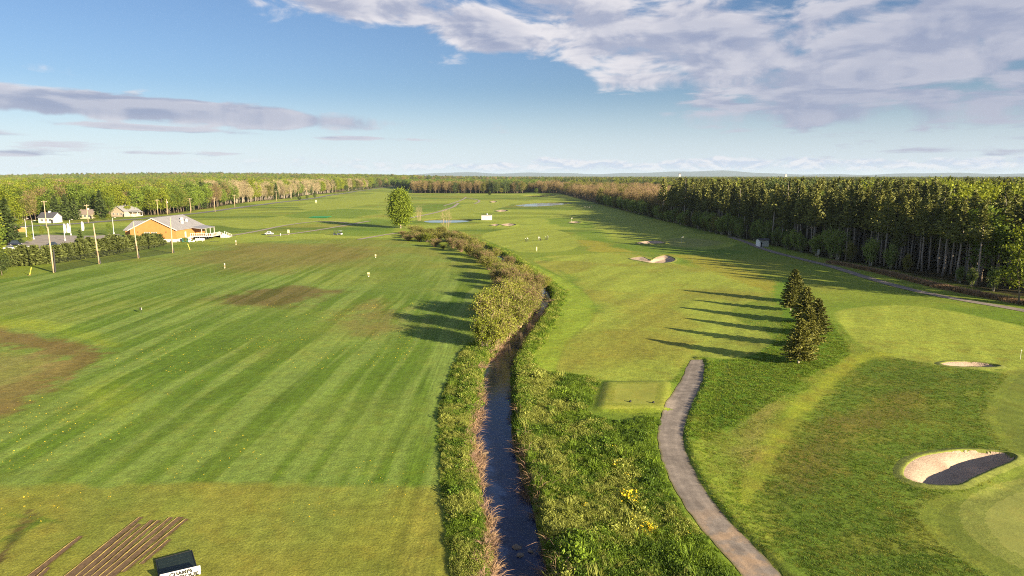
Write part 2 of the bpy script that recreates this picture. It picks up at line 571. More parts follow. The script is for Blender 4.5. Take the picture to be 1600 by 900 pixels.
FAIR = [
    GP([(835, 405), (900, 398), (985, 396), (1060, 413), (1120, 426), (1175, 444), (1195, 462), (1150, 482), (1143, 492), (1160, 505), (1195, 518), (1204, 545),
        (1150, 562), (1080, 562), (1040, 600), (932, 592), (870, 583), (884, 548), (900, 525), (925, 502), (931, 480), (907, 450), (870, 428)], 4),
    GP([(1310, 487), (1400, 478), (1480, 486), (1600, 510), (1700, 530), (1700, 620), (1600, 592), (1500, 578), (1430, 567), (1360, 548), (1322, 520)], 4),
    GP([(1005, 377), (1060, 369), (1120, 373), (1150, 381), (1120, 389), (1060, 389), (1010, 383)], 4),
    GP([(752, 367), (800, 358), (850, 357), (885, 364), (905, 380), (886, 392), (820, 395), (785, 386)], 4),
    GP([(858, 340), (900, 326), (930, 319), (960, 326), (1020, 344), (1085, 362), (1010, 374), (950, 362), (905, 352)], 4),
    GP([(640, 336), (700, 322), (790, 312), (800, 318), (760, 330), (690, 340)], 4),
    GP([(345, 350), (420, 340), (520, 330), (600, 326), (600, 336), (500, 345), (400, 358)], 4),
    GP([(470, 322), (540, 308), (600, 302), (606, 312), (560, 322), (500, 330)], 4),
]
FRINGE = [GP([(1700, 590), (1600, 582), (1576, 594), (1546, 638), (1548, 660), (1566, 685), (1605, 725), (1700, 740)], 5),
          GP([(1446, 806), (1456, 784), (1496, 772), (1545, 758), (1600, 725), (1760, 700), (1760, 960), (1600, 925), (1548, 900), (1490, 862), (1455, 832)], 5)]
GREEN = [GP([(1519, 803), (1530, 785), (1560, 768), (1600, 756), (1700, 745), (1720, 900), (1640, 895), (1575, 868), (1532, 834)], 5),
         GP([(1040, 376), (1065, 372), (1110, 375), (1128, 380), (1100, 385), (1055, 385)], 5)]
# bunkers: outline, depth
BUNKERS = [
    ([(1412, 742), (1418, 726), (1440, 713), (1480, 705), (1520, 704), (1560, 708), (1583, 714), (1580, 722), (1550, 735), (1518, 750), (1492, 760), (1450, 758), (1425, 752)], 0.92,
     'large oval sand bunker half in shade beside the near green'),
    ([(1471, 570), (1490, 566.5), (1520, 567.5), (1560, 574), (1545, 577), (1510, 577), (1480, 574)], 0.5, 'thin sliver of sand bunker below the upper right fairway'),
    ([(985, 404), (1002, 401), (1012, 405), (1018, 407), (1026, 402), (1040, 399), (1054, 405), (1046, 411), (1020, 412), (1000, 408)], 0.65, 'kidney shaped double bunker on the middle fairway'),
    ([(997, 379), (1012, 376.5), (1030, 377), (1041, 380.5), (1020, 382), (1000, 381)], 0.9, 'long bunker left of the shaded green with the white flag'),
    ([(766, 352.5), (774, 350.5), (780, 352.5), (774, 354.5)], 0.8, 'small round bunker in front of the white pump house'),
    ([(784, 351), (796, 349.5), (806, 352), (796, 354.5), (786, 353.5)], 0.8, 'wider bunker right of the small round one'),
    ([(774, 330), (786, 328), (793, 330.5), (782, 332)], 1.0, 'far bunker behind the white pump house'),
    ([(889, 347.5), (898, 346), (908, 348), (898, 349.5)], 0.9, 'pale bunker at the tip of the dark rough'),
    ([(702, 301), (712, 300), (718, 301.5), (710, 302.5)], 1.2, 'distant bunker in front of the middle wood'),
    ([(766, 315), (772, 314), (776, 315.5), (770, 316.5)], 1.0, 'tiny far bunker above the winding cart path'),
]
BUNK = [(GP(p, 9 if d == 0.92 else 5), d, lab) for p, d, lab in BUNKERS]
PONDS = [(GP([(664, 346), (676, 343.5), (700, 343.5), (722, 343.5), (733, 346), (716, 348.5), (690, 349), (672, 348.5)], 4, z=-0.6), 'pond'),
         (GP([(806, 321.5), (824, 318.5), (850, 317), (880, 317), (892, 318.5), (870, 321), (840, 323), (818, 323)], 4, z=-0.6), 'pond'),
         (GP([(820, 306.5), (845, 305), (866, 305.5), (850, 308), (828, 308)], 4, z=-0.6), 'pond')]
WOOD_R = np.array([[118, 122], [115, 143], [112, 170], [109.5, 190], [105.5, 215], [103, 264], [96, 350], [91, 464], [86, 687], [73, 1057], [60, 1600], [55, 2600], [2600, 2600], [1200, 900], [300, 122]], float)
WOOD_L = np.array([[-345, 380], [-262, 455], [-250, 490], [-255, 590], [-277, 795], [-287, 1015], [-308, 1735], [-320, 2600], [-2600, 2600], [-1500, 1100], [-600, 480], [-430, 390]], float)
WOOD_M = np.array([[-160, 1100], [-60, 1085], [20, 1100], [22, 1180], [40, 1180], [42, 1095], [78, 1090], [70, 1650], [-300, 1700], [-180, 1300]], float)
PARKING = GP([(20, 392), (38, 380), (62, 368), (110, 369), (150, 369), (186, 367), (188, 374), (140, 380), (112, 385), (88, 392), (40, 400)], 3)
SOD = []          # strips where the turf has been lifted: far-left, far-right, near-right, near-left corners
for fl, fr, nr, nl in [((218, 809), (224, 809.5), (118, 905), (94, 905)), ((216, 819.5), (222, 820), (128, 905), (112, 905)), ((236, 813.5), (241, 814), (140, 905), (124, 905)),
                       ((246.5, 813.5), (252, 814), (152, 905), (137, 905)), ((265, 809), (271, 809.5), (163, 905), (149, 905)), ((278, 808.5), (288, 808.5), (178, 905), (160, 905)),
                       ((290, 811), (296, 811), (198, 893), (190, 893)), ((262, 843.5), (269, 844), (226, 881), (218, 881)),
                       ((124, 838), (131, 838.5), (54, 905), (36, 905)), ((74, 886), (80, 886.5), (66, 905), (52, 905))]:
    q = np.array([g(*fl), g(*fr), g(*nr), g(*nl)]); q[1] += (q[0] - q[1]) * 0.15; q[2] += (q[3] - q[2]) * 0.30
    SOD.append(q)


def height(X, Y, detail=True):
    X = np.atleast_1d(np.asarray(X, float)); Y = np.atleast_1d(np.asarray(Y, float))
    d = np.hypot(X, Y)
    z = (fbm(X, Y, 60, 2) - 0.5) * 0.5 * sst(60, 160, d)
    z += (fbm(X + 300, Y, 170, 2) - 0.5) * 2.2 * sst(250, 600, d) * (1 - sst(1000, 1600, d))
    z += (fbm(X, Y, 7, 2) - 0.5) * 0.12
    # mounds of the golf course
    for mx, my, rx, ry, hh in ((44, 101, 9, 12, 0.5), (56, 128, 8, 20, 0.4), (30, 78, 9, 12, 0.55), (60, 84, 12, 10, 0.5), (46, 66, 9, 8, -0.25)):
        z += hh * np.exp(-((X - mx) / rx) ** 2 - ((Y - my) / ry) ** 2)
    # wooded rise on the far left and gently behind
    z += 24 * np.exp(-((X + 1500) / 900) ** 2 - ((Y - 3300) / 900) ** 2) + 9 * np.exp(-((X + 600) / 500) ** 2 - ((Y - 2400) / 500) ** 2)
    # tee deck
    s = sdf(TEE_TOP, X, Y, 5)
    z += 0.34 * (1 - sst(-0.1, 1.7, s))
    # cart path is bedded a little; turf stands proud along it
    s = sdf(PATH, X, Y, 3)
    z += np.where(s < 90, 0.17 * (X > np.interp(Y, PATH_CY, PATH_CX)) * sst(0.05, 0.5, s) * (1 - sst(0.5, 2.5, s)) - 0.04 * (1 - sst(0.0, 0.4, s)), 0)
    # bunkers and ponds
    for poly, dep, _ in BUNK:
        w = 0.8
        s = sdf(poly, X, Y, 6)
        c0 = poly.mean(0); dd = np.hypot(X - c0[0], Y - c0[1]) + 1e-6
        side = ((X - c0[0]) * SUN_AZ.x + (Y - c0[1]) * SUN_AZ.y) / dd          # steep face towards the sun, gentle floor away from it
        w = np.where(s < 90, w + (0.32 * np.ptp(poly[:, 1]) if dep > 0.905 and dep < 0.95 else 0.2 * np.ptp(poly[:, 1])) * np.clip(0.45 - side, 0, 1.2), 1.0)
        z -= dep * (1 - sst(-w, 0.15, s)) - 0.34 * dep * (1 - sst(0.0, 2.6, np.abs(s))) * (s > 0) * np.clip(side + 0.5, 0, 1)
    for poly, _ in PONDS:
        s = sdf(poly, X, Y, 9)
        z = np.where(s < 90, z * sst(0, 8, s) - 1.6 * (1 - sst(-2.0, 2.5, s)), z)
    # brook
    s = sdf(CREEK, X, Y, 6)
    near = s < 90
    z = np.where(near, z * sst(1, 6, s) - 1.7 * (1 - sst(-0.7, 1.15 + 0.5 * vnoise(X, Y, 3.0), s)), z)
    # sod strips
    for q in SOD:
        s = sdf(q, X, Y, 1.5)
        z = np.where(s < 90, z - 0.01 * (1 - sst(-0.1, 0.1, s)), z)
    return z


def hz(x, y):
    return float(height([x], [y])[0])


# ------------------------------------------------------------------ the ground sheet
def axis(lo_fine, hi_fine, step, grow, lo, hi):
    a = list(np.arange(lo_fine, hi_fine + 1e-6, step))
    s = step
    while a[-1] < hi: s *= grow; a.append(a[-1] + s)
    s = step
    while a[0] > lo: s *= grow; a.insert(0, a[0] - s)
    return np.array(a)


ys = [40.0]
while ys[-1] < 30000: ys.append(ys[-1] + max(0.27, (0.0055 if ys[-1] < 1500 else 0.03) * ys[-1]))
ys = np.array(sorted([-400, -150, -70, -30, -10, 2, 12, 20, 26, 30, 33, 35.5, 37.2, 38.6] + ys))
xs = [0.0]
while xs[-1] < 34: xs.append(xs[-1] + 0.3)
while xs[-1] < 30000: xs.append(xs[-1] + (0.0085 if xs[-1] < 420 else 0.05) * xs[-1] + 0.01)
xs = np.array(xs); xs = np.concatenate([-xs[:0:-1], xs])
GX, GY = np.meshgrid(xs, ys)
X = GX.ravel(); Y = GY.ravel()
Z = height(X, Y)
for bp_, dep_, _ in BUNK:                       # the sand lies in its own bed
    Z -= 0.34 * (1 - sst(-0.25, 0.42, sdf(bp_, X, Y, 4)))
D = np.hypot(X, Y)

col = np.empty((len(X), 3))
ROUGH = np.array((0.175, 0.215, 0.035)); LUSH_AND_SHADE = np.array((0.07, 0.128, 0.014)); LIGHT = np.array((0.245, 0.275, 0.055))
OLIVE = np.array((0.225, 0.20, 0.045)); BROWN = np.array((0.16, 0.105, 0.045)); TAN = np.array((0.27, 0.205, 0.09)); LIME = np.array((0.27, 0.29, 0.03))
LITTER = np.array((0.035, 0.028, 0.016)); DRY = np.array((0.30, 0.22, 0.12)); DEEP = np.array((0.085, 0.13, 0.02)); SOIL = np.array((0.12, 0.08, 0.042))
col[:] = ROUGH


def paint(mask, c):
    m = np.clip(mask, 0, 1)[:, None]
    col[:] = col * (1 - m) + c * m


def soft(poly, s0, amt=1.0, ragged=0.0, rs=6.0):
    s = sdf(poly, X, Y, s0 * 2 + ragged + 2)
    if ragged: s = s + (fbm(X, Y, rs, 3) - 0.5) * 2 * ragged + (fbm(X + 5, Y, 1.3, 3) - 0.5) * 2.2 * min(ragged, 2.5)
    return amt * (1 - sst(-s0, s0, s))


# big slow drift of colour over the whole course
n1_ = fbm(X, Y, 45, 4); n2_ = fbm(X + 500, Y, 18, 4); n3_ = fbm(X - 500, Y + 200, 90, 3)
paint(sst(0.5, 0.75, n1_) * 0.6, LUSH_AND_SHADE * 1.25)
paint(sst(0.5, 0.72, n2_) * 0.4, OLIVE)
paint(sst(0.5, 0.68, n3_) * 0.45, LIGHT)
# far course: long pale and lush swathes lying across the view
fx = fbm(X / 2.2, Y * 1.0, 28, 4)
far_ = sst(230, 320, Y) * (1 - sst(1300, 1600, Y))
paint(far_ * sst(0.46, 0.58, fx) * 0.85, LIGHT * 1.12)
paint(far_ * sst(0.55, 0.68, fbm(X / 2.5 + 90, Y, 24, 4)) * 0.75, DEEP)
paint(far_ * sst(0.60, 0.72, fbm(X / 3 + 900, Y + 77, 30, 4)) * 0.6, OLIVE)
# driving range
RANGE = GP([(-500, 960), (-300, 470), (0, 436), (85, 424), (160, 411), (270, 394), (400, 378), (600, 374), (655, 384), (715, 408), (748, 432), (752, 470), (735, 535), (698, 596), (685, 660), (690, 770), (708, 960)], 3)
rg = soft(RANGE, 0.6)
paint(rg, np.array((0.170, 0.215, 0.052)))
paint(rg * sst(0.45, 0.7, n2_) * 0.5, np.array((0.21, 0.22, 0.05)))
Yw = Y + (fbm(X, Y, 3.0, 3) - 0.5) * 2.4
paint(rg * 0.85 * (1 - sst(55.9, 57.5, Yw)) * (0.35 + 0.65 * sst(0.25, 0.6, fbm(X + 40, Y, 12, 3))), np.array((0.225, 0.203, 0.046)))
paint(rg * sst(170, 240, Y) * 0.6 * sst(0.35, 0.6, fbm(X, Y * 2.2, 30, 4)), OLIVE * 0.9)
paint(soft(GP([(330, 468), (390, 455), (450, 448), (510, 452), (515, 462), (480, 472), (430, 480), (370, 478)], 4), 4, 0.85, 6, 5), BROWN * 0.85)
paint(soft(GP([(540, 490), (580, 470), (640, 490), (650, 505), (610, 520), (560, 515)], 4), 5, 0.6, 6, 5), BROWN * 1.15)
paint(soft(GP([(300, 400), (420, 380), (560, 385), (600, 400), (520, 412), (400, 425), (320, 415)], 4), 9, 0.55, 10, 9), BROWN * 1.2)
paint(soft(GP([(-60, 498), (20, 515), (90, 530), (160, 545), (150, 566), (100, 590), (50, 630), (-60, 680), (-60, 620), (30, 590), (80, 565), (40, 545), (-60, 520)], 4), 1.6, 0.9, 3.0, 4), BROWN * 1.1)
paint(soft(GP([(-60, 560), (60, 550), (100, 566), (60, 600), (-60, 660)], 4), 2.5, 0.6, 2.5, 4), TAN * 0.9)
paint(soft(GP([(-20, 495), (80, 502), (170, 530), (165, 540), (80, 520), (-20, 508)], 4), 2, 0.55, 2, 4), LIME)
paint(soft(GP([(140, 600), (190, 600), (190, 640), (140, 650)], 4), 4, 0.5, 3, 4), LIME)
# right of the brook
for f in FAIR: paint(soft(f, 0.5), LIGHT)
paint(soft(FAIR[0], 0.5) * sst(0.48, 0.7, fbm(X, Y, 14, 4)) * 0.6, OLIVE)
paint(soft(MOWN, 0.35), np.array((0.225, 0.285, 0.04)))
paint(soft(GP([(880, 548), (930, 520), (1000, 512), (1080, 530), (1080, 560), (1000, 560), (900, 580)], 4), 5, 0.5, 4), OLIVE * 0.95)
rr = GP([(905, 375), (960, 380), (1000, 395), (1100, 400), (1200, 436), (1232, 468), (1200, 458), (1100, 420), (1060, 402), (985, 394), (930, 394), (915, 385)], 4)
paint(soft(rr, 1.5, 0.9, 2), np.array((0.25, 0.225, 0.04)))
for p in ([(860, 342), (880, 340), (905, 344), (925, 349), (922, 355), (900, 356), (870, 350)], [(900, 368), (915, 362), (944, 363), (949, 374), (968, 381), (972, 387), (930, 376)],
          [(963, 381), (1020, 384), (1100, 389), (1160, 392), (1150, 398), (1040, 395), (975, 389)], [(700, 366), (740, 372), (790, 392), (770, 394), (730, 380)],
          [(560, 345), (600, 342), (640, 350), (600, 366), (530, 366)], [(450, 338), (530, 327), (600, 330), (540, 342)], [(640, 322), (700, 318), (720, 322), (680, 330), (640, 330)],
          [(845, 400), (880, 432), (920, 466), (932, 486), (926, 470), (890, 432), (860, 408)]):
    paint(soft(GP(p, 4), 2.5, 0.62, 9.0 if p[0][1] < 350 else 4.0, 14), LUSH_AND_SHADE * 1.25)  # lush rough, with the shade of dips and mounds put into its colour
paint(soft(TEE, 2.2, 0.9), np.array((0.185, 0.20, 0.03)))
# rough round the spruces, the dark rough before the green, a ridge's lit and shaded slopes painted in
paint(soft(GP([(1105, 568), (1160, 562), (1210, 540), (1222, 500), (1205, 450), (1240, 440), (1290, 500), (1328, 556), (1260, 592), (1200, 640), (1090, 690), (1075, 660), (1100, 600)], 4), 0.8, 0.85, 1.0, 3), LUSH_AND_SHADE * 1.5)
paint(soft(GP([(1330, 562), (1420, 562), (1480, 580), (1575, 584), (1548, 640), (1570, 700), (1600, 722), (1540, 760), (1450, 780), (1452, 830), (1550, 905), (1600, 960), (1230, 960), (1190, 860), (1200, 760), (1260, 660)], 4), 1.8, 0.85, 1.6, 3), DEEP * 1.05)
LIT_BAND = GP([(1400, 556), (1345, 572), (1305, 606), (1262, 652), (1222, 704), (1196, 752), (1170, 790), (1158, 770), (1176, 722), (1204, 676), (1248, 624), (1300, 580), (1335, 556)], 4)
paint(soft(LIT_BAND, 1.3, 0.8, 0.8, 3), np.array((0.255, 0.265, 0.034)))  # sunlit slope of the ridge, put into the turf colour
paint(soft(GP([(1196, 770), (1226, 716), (1270, 668), (1330, 640), (1420, 612), (1440, 640), (1340, 690), (1260, 770)], 4), 2.0, 0.6, 1.6, 3), BROWN * 0.8)  # shaded side of the ridge, painted as darker brown turf
paint(soft(GP([(1150, 700), (1180, 650), (1215, 640), (1195, 690), (1165, 735)], 4), 1.5, 0.6, 1.2, 3), TAN * 0.95)
paint(sst(0.56, 0.70, fbm(X, Y, 2.6, 3)) * 0.4 * (X > 18) * (Y < 110), OLIVE * 0.8)
for bpoly, dep, _ in BUNK[:1]:
    s = sdf(bpoly, X, Y, 4)
    paint((1 - sst(0.3, 1.3, s)), np.array((0.20, 0.235, 0.035)))
# tall growth beside the brook and its bare earth banks
for tp in (TALL_L, TALL_R): paint(soft(tp, 0.3), np.array((0.09, 0.15, 0.02)))
s = sdf(CREEK, X, Y, 6)
bank = 0.8 * (1 - sst(0.1, 1.1, s + (fbm(X, Y, 2.2, 3) - 0.5) * 1.6))
paint(bank * 0.95, SOIL * 1.1)
paint(1 - sst(-0.4, 0.2, s), np.array((0.03, 0.028, 0.02)))
paint(soft(GP([(735, 560), (770, 545), (775, 560), (750, 590), (735, 580)], 4), 0.8, 0.8, 1.0, 2), SOIL * 1.6)
for pp, _ in PONDS:
    s = sdf(pp, X, Y, 8); paint((1 - sst(0.3, 3.5, s)) * 0.8, np.array((0.10, 0.085, 0.045)))
# under the woods, the dry strip along the pines
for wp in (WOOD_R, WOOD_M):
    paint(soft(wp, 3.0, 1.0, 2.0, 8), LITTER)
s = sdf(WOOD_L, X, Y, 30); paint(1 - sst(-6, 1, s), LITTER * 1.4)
strip = smooth([(113, 125), (109.6, 143), (105.5, 163), (104, 192), (100.5, 214)], 4, False)
paint((1 - sst(1.0, 2.4, line_d(strip, X, Y, 8) + (fbm(X, Y, 4, 3) - 0.5) * 2)) * 0.95, DRY * 1.1)
paint(sst(2200, 2600, D), np.array((0.04, 0.065, 0.018)))
for q in SOD:
    s = sdf(q, X, Y, 1.0); paint(1 - sst(-0.05, 0.1, s), SOIL)
# faint older strips at the left edge
for i in range(7):
    a = g(-40 + i * 9, 905 - i * 22 + 30); b = g(46 + i * 8, 798 + i * 3)
    paint((1 - sst(0.05, 0.28, line_d(np.array([a, b]), X, Y, 2) + (vnoise(X, Y, 0.9) - 0.5) * 0.35)) * (0.75 if i < 2 else 0.45), SOIL * 0.8 if i < 3 else LUSH_AND_SHADE)

# signed distances that the material cuts into clean mowing edges
sd_green = np.full(len(X), 50.0); sd_fringe = np.full(len(X), 50.0)
for p in GREEN: sd_green = np.minimum(sd_green, sdf(p, X, Y, 6, 50))
for p in FRINGE: sd_fringe = np.minimum(sd_fringe, sdf(p, X, Y, 6, 50))
sd_tee = np.minimum(sdf(TEE_TOP, X, Y, 6, 50), 50)
stripe = rg * sst(55.9, 57.5, Yw) * (1 - 0.6 * sst(170, 260, Y)) * (1 - 0.75 * soft(GP([(-60, 498), (160, 545), (150, 566), (-60, 680)], 3), 4))
stripe = np.maximum(stripe * (0.55 + 0.45 * sst(0.3, 0.62, fbm(X + 7, Y, 24, 3))), 0.22 * rg)
creekline = rg * (1 - sst(2.0, 7.0, sdf(TALL_L, X, Y, 9)))       # fine mower lines beside the brook
fairamp = np.zeros(len(X))
for f in FAIR + [MOWN]: fairamp = np.maximum(fairamp, soft(f, 0.6))
for bpoly, dep, _ in BUNK: fairamp *= sst(0.0, 1.0, sdf(bpoly, X, Y, 3))
woodmask = np.maximum(np.maximum(soft(WOOD_R, 3), soft(WOOD_M, 3)), 1 - sst(-6, 1, sdf(WOOD_L, X, Y, 30)))

ny, nx = GX.shape
ii = np.arange(ny * nx).reshape(ny, nx)
quads = np.stack([ii[:-1, :-1].ravel(), ii[:-1, 1:].ravel(), ii[1:, 1:].ravel(), ii[1:, :-1].ravel()], 1)


def ground_material():
    m = bpy.data.materials.new('turf'); m.use_nodes = True
    nt = m.node_tree; nt.nodes.clear(); k = NT(nt)
    P = k.n('ShaderNodeNewGeometry').outputs['Position']
    px, py, pz = k.sep(P)
    c = k.attr('turf', True)
    # mowing stripes run straight down the range
    wob = k.m('MULTIPLY', k.m('SUBTRACT', k.noise(P, 0.03, 2), 0.5), 2.4)
    sx_ = k.m('ADD', k.m('ADD', px, k.m('MULTIPLY', py, -0.012)), wob)
    st = k.noise(k.xyz(k.m('MULTIPLY', sx_, 0.30), k.m('MULTIPLY', py, 0.014), 2.0), 1.0, 2.0, 0.5)
    st = k.ramp(st, 0.43, 0.57)
    st2 = k.noise(k.xyz(k.m('MULTIPLY', sx_, 1.3), k.m('MULTIPLY', py, 0.02), 7.0), 1.0, 3.0, 0.6)
    amp = k.attr('stripe')
    sfac = k.m('MULTIPLY', st, amp)
    dark = k.mix(1.0, c, (0.60, 0.75, 0.38), 'MULTIPLY')
    lite = k.mix(1.0, c, (1.02, 1.08, 1.15), 'MULTIPLY')
    c = k.mix(amp, c, k.mix(st, dark, lite))
    c = k.scale(c, k.m('ADD', 1.0, k.m('MULTIPLY', k.m('SUBTRACT', st2, 0.5), k.m('MULTIPLY', amp, 0.7))))
    # fine wheel lines by the brook and across the fairways
    fl = k.noise(k.xyz(k.m('MULTIPLY', px, 3.2), k.m('MULTIPLY', py, 0.05), 1.0), 1.0, 3.0, 0.6)
    c = k.scale(c, k.m('ADD', 1.0, k.m('MULTIPLY', k.m('SUBTRACT', fl, 0.5), k.m('MULTIPLY', k.attr('creekline'), 1.1))))
    fs = k.noise(k.xyz(k.m('MULTIPLY', k.m('SUBTRACT', px, k.m('MULTIPLY', py, 0.55)), 0.20), k.m('MULTIPLY', k.m('ADD', py, k.m('MULTIPLY', px, 0.4)), 0.02), 4.0), 1.0, 3.0, 0.6)
    c = k.scale(c, k.m('ADD', 1.0, k.m('MULTIPLY', k.m('SUBTRACT', fs, 0.5), k.m('MULTIPLY', k.attr('fairway'), 0.75))))
    # crisp cuts: fringe, putting green, tee
    edge = k.m('MULTIPLY', k.m('SUBTRACT', k.noise(P, 2.5, 3), 0.5), 0.12)

    def cut(name, w):
        return k.ramp(k.m('ADD', k.attr(name), edge), -w, w, 1.0, 0.0)
    mow = k.noise(k.xyz(k.m('ADD', px, k.m('MULTIPLY', py, 0.7)), k.m('MULTIPLY', py, 0.05), 0.0), 0.9, 2)
    fr = cut('sd_fringe', 0.06)
    lip = k.m('MULTIPLY', k.ramp(k.m('ABSOLUTE', k.m('SUBTRACT', k.attr('sd_fringe'), 0.1)), 0.0, 0.16, 1.0, 0.0), 0.3)
    c = k.mix(fr, c, k.scale(k.mix(k.noise(P, 0.9, 3), (0.115, 0.16, 0.022), (0.155, 0.19, 0.03)), k.ramp(mow, 0.2, 0.8, 0.88, 1.12)))
    c = k.mix(lip, c, (0.27, 0.28, 0.05))
    gr = cut('sd_green', 0.10)
    c = k.mix(gr, c, k.scale(k.mix(k.noise(P, 0.5, 3), (0.235, 0.265, 0.06), (0.275, 0.295, 0.07)), k.ramp(mow, 0.3, 0.7, 0.95, 1.05)))
    te = cut('sd_tee', 0.05)
    c = k.mix(te, c, k.mix(k.noise(P, 1.2, 4), (0.25, 0.29, 0.045), (0.31, 0.32, 0.06)))
    short = k.m('MAXIMUM', gr, k.m('MAXIMUM', k.m('MULTIPLY', fr, 0.6), te))
    # blades: fine speckle and clumps, finest on the greens
    f1 = k.noise(P, 6.5, 4, 0.8)
    f2 = k.noise(P, 0.9, 5, 0.65)
    f3 = k.noise(P, 0.16, 4, 0.6)
    a1 = k.m('SUBTRACT', 2.3, k.m('MULTIPLY', short, 1.2))
    v = k.m('ADD', 1.0, k.m('MULTIPLY', k.m('SUBTRACT', f1, 0.5), a1))
    v = k.m('MULTIPLY', v, k.m('ADD', 1.0, k.m('MULTIPLY', k.m('SUBTRACT', f2, 0.5), k.m('SUBTRACT', 1.25, k.m('MULTIPLY', short, 0.9)))))
    v = k.m('MULTIPLY', v, k.m('ADD', 1.0, k.m('MULTIPLY', k.m('SUBTRACT', f3, 0.5), 0.5)))
    c = k.scale(c, k.m('MAXIMUM', v, 0.15))
    tint = k.noise(k.vm('ADD', P, (71.0, 13.0, 0.0)), 0.35, 4, 0.65)
    c = k.mix(k.m('MULTIPLY', k.ramp(tint, 0.45, 0.75), 0.35), c, k.mix(1.0, c, (1.35, 1.0, 0.9), 'MULTIPLY'))
    b = k.n('ShaderNodeBsdfPrincipled'); b.inputs['Roughness'].default_value = 0.85; b.inputs['Specular IOR Level'].default_value = 0.15
    nt.links.new(c, b.inputs['Base Color'])
    b.inputs['Sheen Weight'].default_value = 0.0
    bn = k.n('ShaderNodeBump'); bn.inputs['Distance'].default_value = 0.10
    nt.links.new(k.m('SUBTRACT', 0.55, k.m('MULTIPLY', short, 0.35)), bn.inputs['Strength'])
    nt.links.new(k.m('ADD', k.noise(P, 3.0, 5, 0.7), k.m('MULTIPLY', f2, 0.8)), bn.inputs['Height'])
    nt.links.new(bn.outputs[0], b.inputs['Normal'])
    o = k.n('ShaderNodeOutputMaterial'); nt.links.new(b.outputs[0], o.inputs[0])
    return m


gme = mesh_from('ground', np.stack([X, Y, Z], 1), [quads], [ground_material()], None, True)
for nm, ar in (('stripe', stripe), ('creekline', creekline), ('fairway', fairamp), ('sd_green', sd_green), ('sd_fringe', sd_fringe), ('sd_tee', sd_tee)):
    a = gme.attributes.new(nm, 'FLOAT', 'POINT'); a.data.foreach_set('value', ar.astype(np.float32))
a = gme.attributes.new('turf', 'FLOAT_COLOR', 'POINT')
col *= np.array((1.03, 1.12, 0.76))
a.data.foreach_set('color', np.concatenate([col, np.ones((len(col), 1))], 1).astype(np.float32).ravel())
ground = bpy.data.objects.new('ground', gme); C.objects.link(ground)
tag(ground, kind='structure')
del GX, GY


# ------------------------------------------------------------------ water
def water_material(name, deep, ripple, scale):
    m = bpy.data.materials.new(name); m.use_nodes = True
    nt = m.node_tree; nt.nodes.clear(); k = NT(nt)
    P = k.n('ShaderNodeNewGeometry').outputs['Position']
    b = k.n('ShaderNodeBsdfPrincipled'); b.inputs['Roughness'].default_value = 0.06
    b.inputs['IOR'].default_value = 1.33
    x, y, z = k.sep(P)
    n = k.noise(k.xyz(k.m('MULTIPLY', x, 0.55), y, 0.0), scale, 4, 0.62, 0.6)
    c = k.mix(k.ramp(k.noise(P, 0.6, 4), 0.35, 0.7), deep, tuple(v * 1.7 for v in deep))
    nt.links.new(c, b.inputs['Base Color'])
    bn = k.n('ShaderNodeBump'); bn.inputs['Strength'].default_value = 1.0; bn.inputs['Distance'].default_value = ripple
    nt.links.new(n, bn.inputs['Height']); nt.links.new(bn.outputs[0], b.inputs['Normal'])
    o = k.n('ShaderNodeOutputMaterial'); nt.links.new(b.outputs[0], o.inputs[0])
    return m


def sheet(name, poly, z, m, grow=0.0):
    """flat polygon sheet"""
    o = bpy.data.objects.new(name, mesh_from(name, [(x, y, z) for x, y in poly], [np.arange(len(poly))[None, :]], [m]))
    C.objects.link(o)
    return o


def ribbon(name, L, Rr, dz, m, cross=5, zf=None):
    """strip between two edge lines, laid on the land"""
    n = len(L); vs = []
    for j in range(cross + 1):
        s = j / cross
        vs.append(L * (1 - s) + Rr * s)
    vs = np.stack(vs, 1).reshape(-1, 2)
    zz = height(vs[:, 0], vs[:, 1]) + dz if zf is None else np.full(len(vs), zf)
    idx = np.arange(n * (cross + 1)).reshape(n, cross + 1)
    q = np.stack([idx[:-1, :-1].ravel(), idx[:-1, 1:].ravel(), idx[1:, 1:].ravel(), idx[1:, :-1].ravel()], 1)
    me = mesh_from(name, np.concatenate([vs, zz[:, None]], 1), [q], [m], None, True)
    at_ = me.attributes.new('across', 'FLOAT', 'POINT'); at_.data.foreach_set('value', np.tile(np.linspace(0, 1, cross + 1), n).astype(np.float32))
    o = bpy.data.objects.new(name, me)
    C.objects.link(o)
    return o


def offset_line(line, w):
    d = np.gradient(line, axis=0); d /= np.linalg.norm(d, axis=1)[:, None] + 1e-9
    nrm = np.stack([-d[:, 1], d[:, 0]], 1)
    return line + nrm * w, line - nrm * w


wm = water_material('brook_water', (0.007, 0.016, 0.050), 0.024, 2.4)
wl = cl.copy(); wr = cr.copy()
wl[:, 0] -= 1.1; wr[:, 0] += 1.1
tag(ribbon('creek_water', wl, wr, 0, wm, 2, WATER_Z), kind='structure')
pm = water_material('pond_water', (0.02, 0.03, 0.045), 0.012, 1.2)
for pp, nm in PONDS:
    c0 = pp.mean(0)
    tag(sheet('pond_water', c0 + (pp - c0) * 1.04, -0.6, pm), kind='structure')


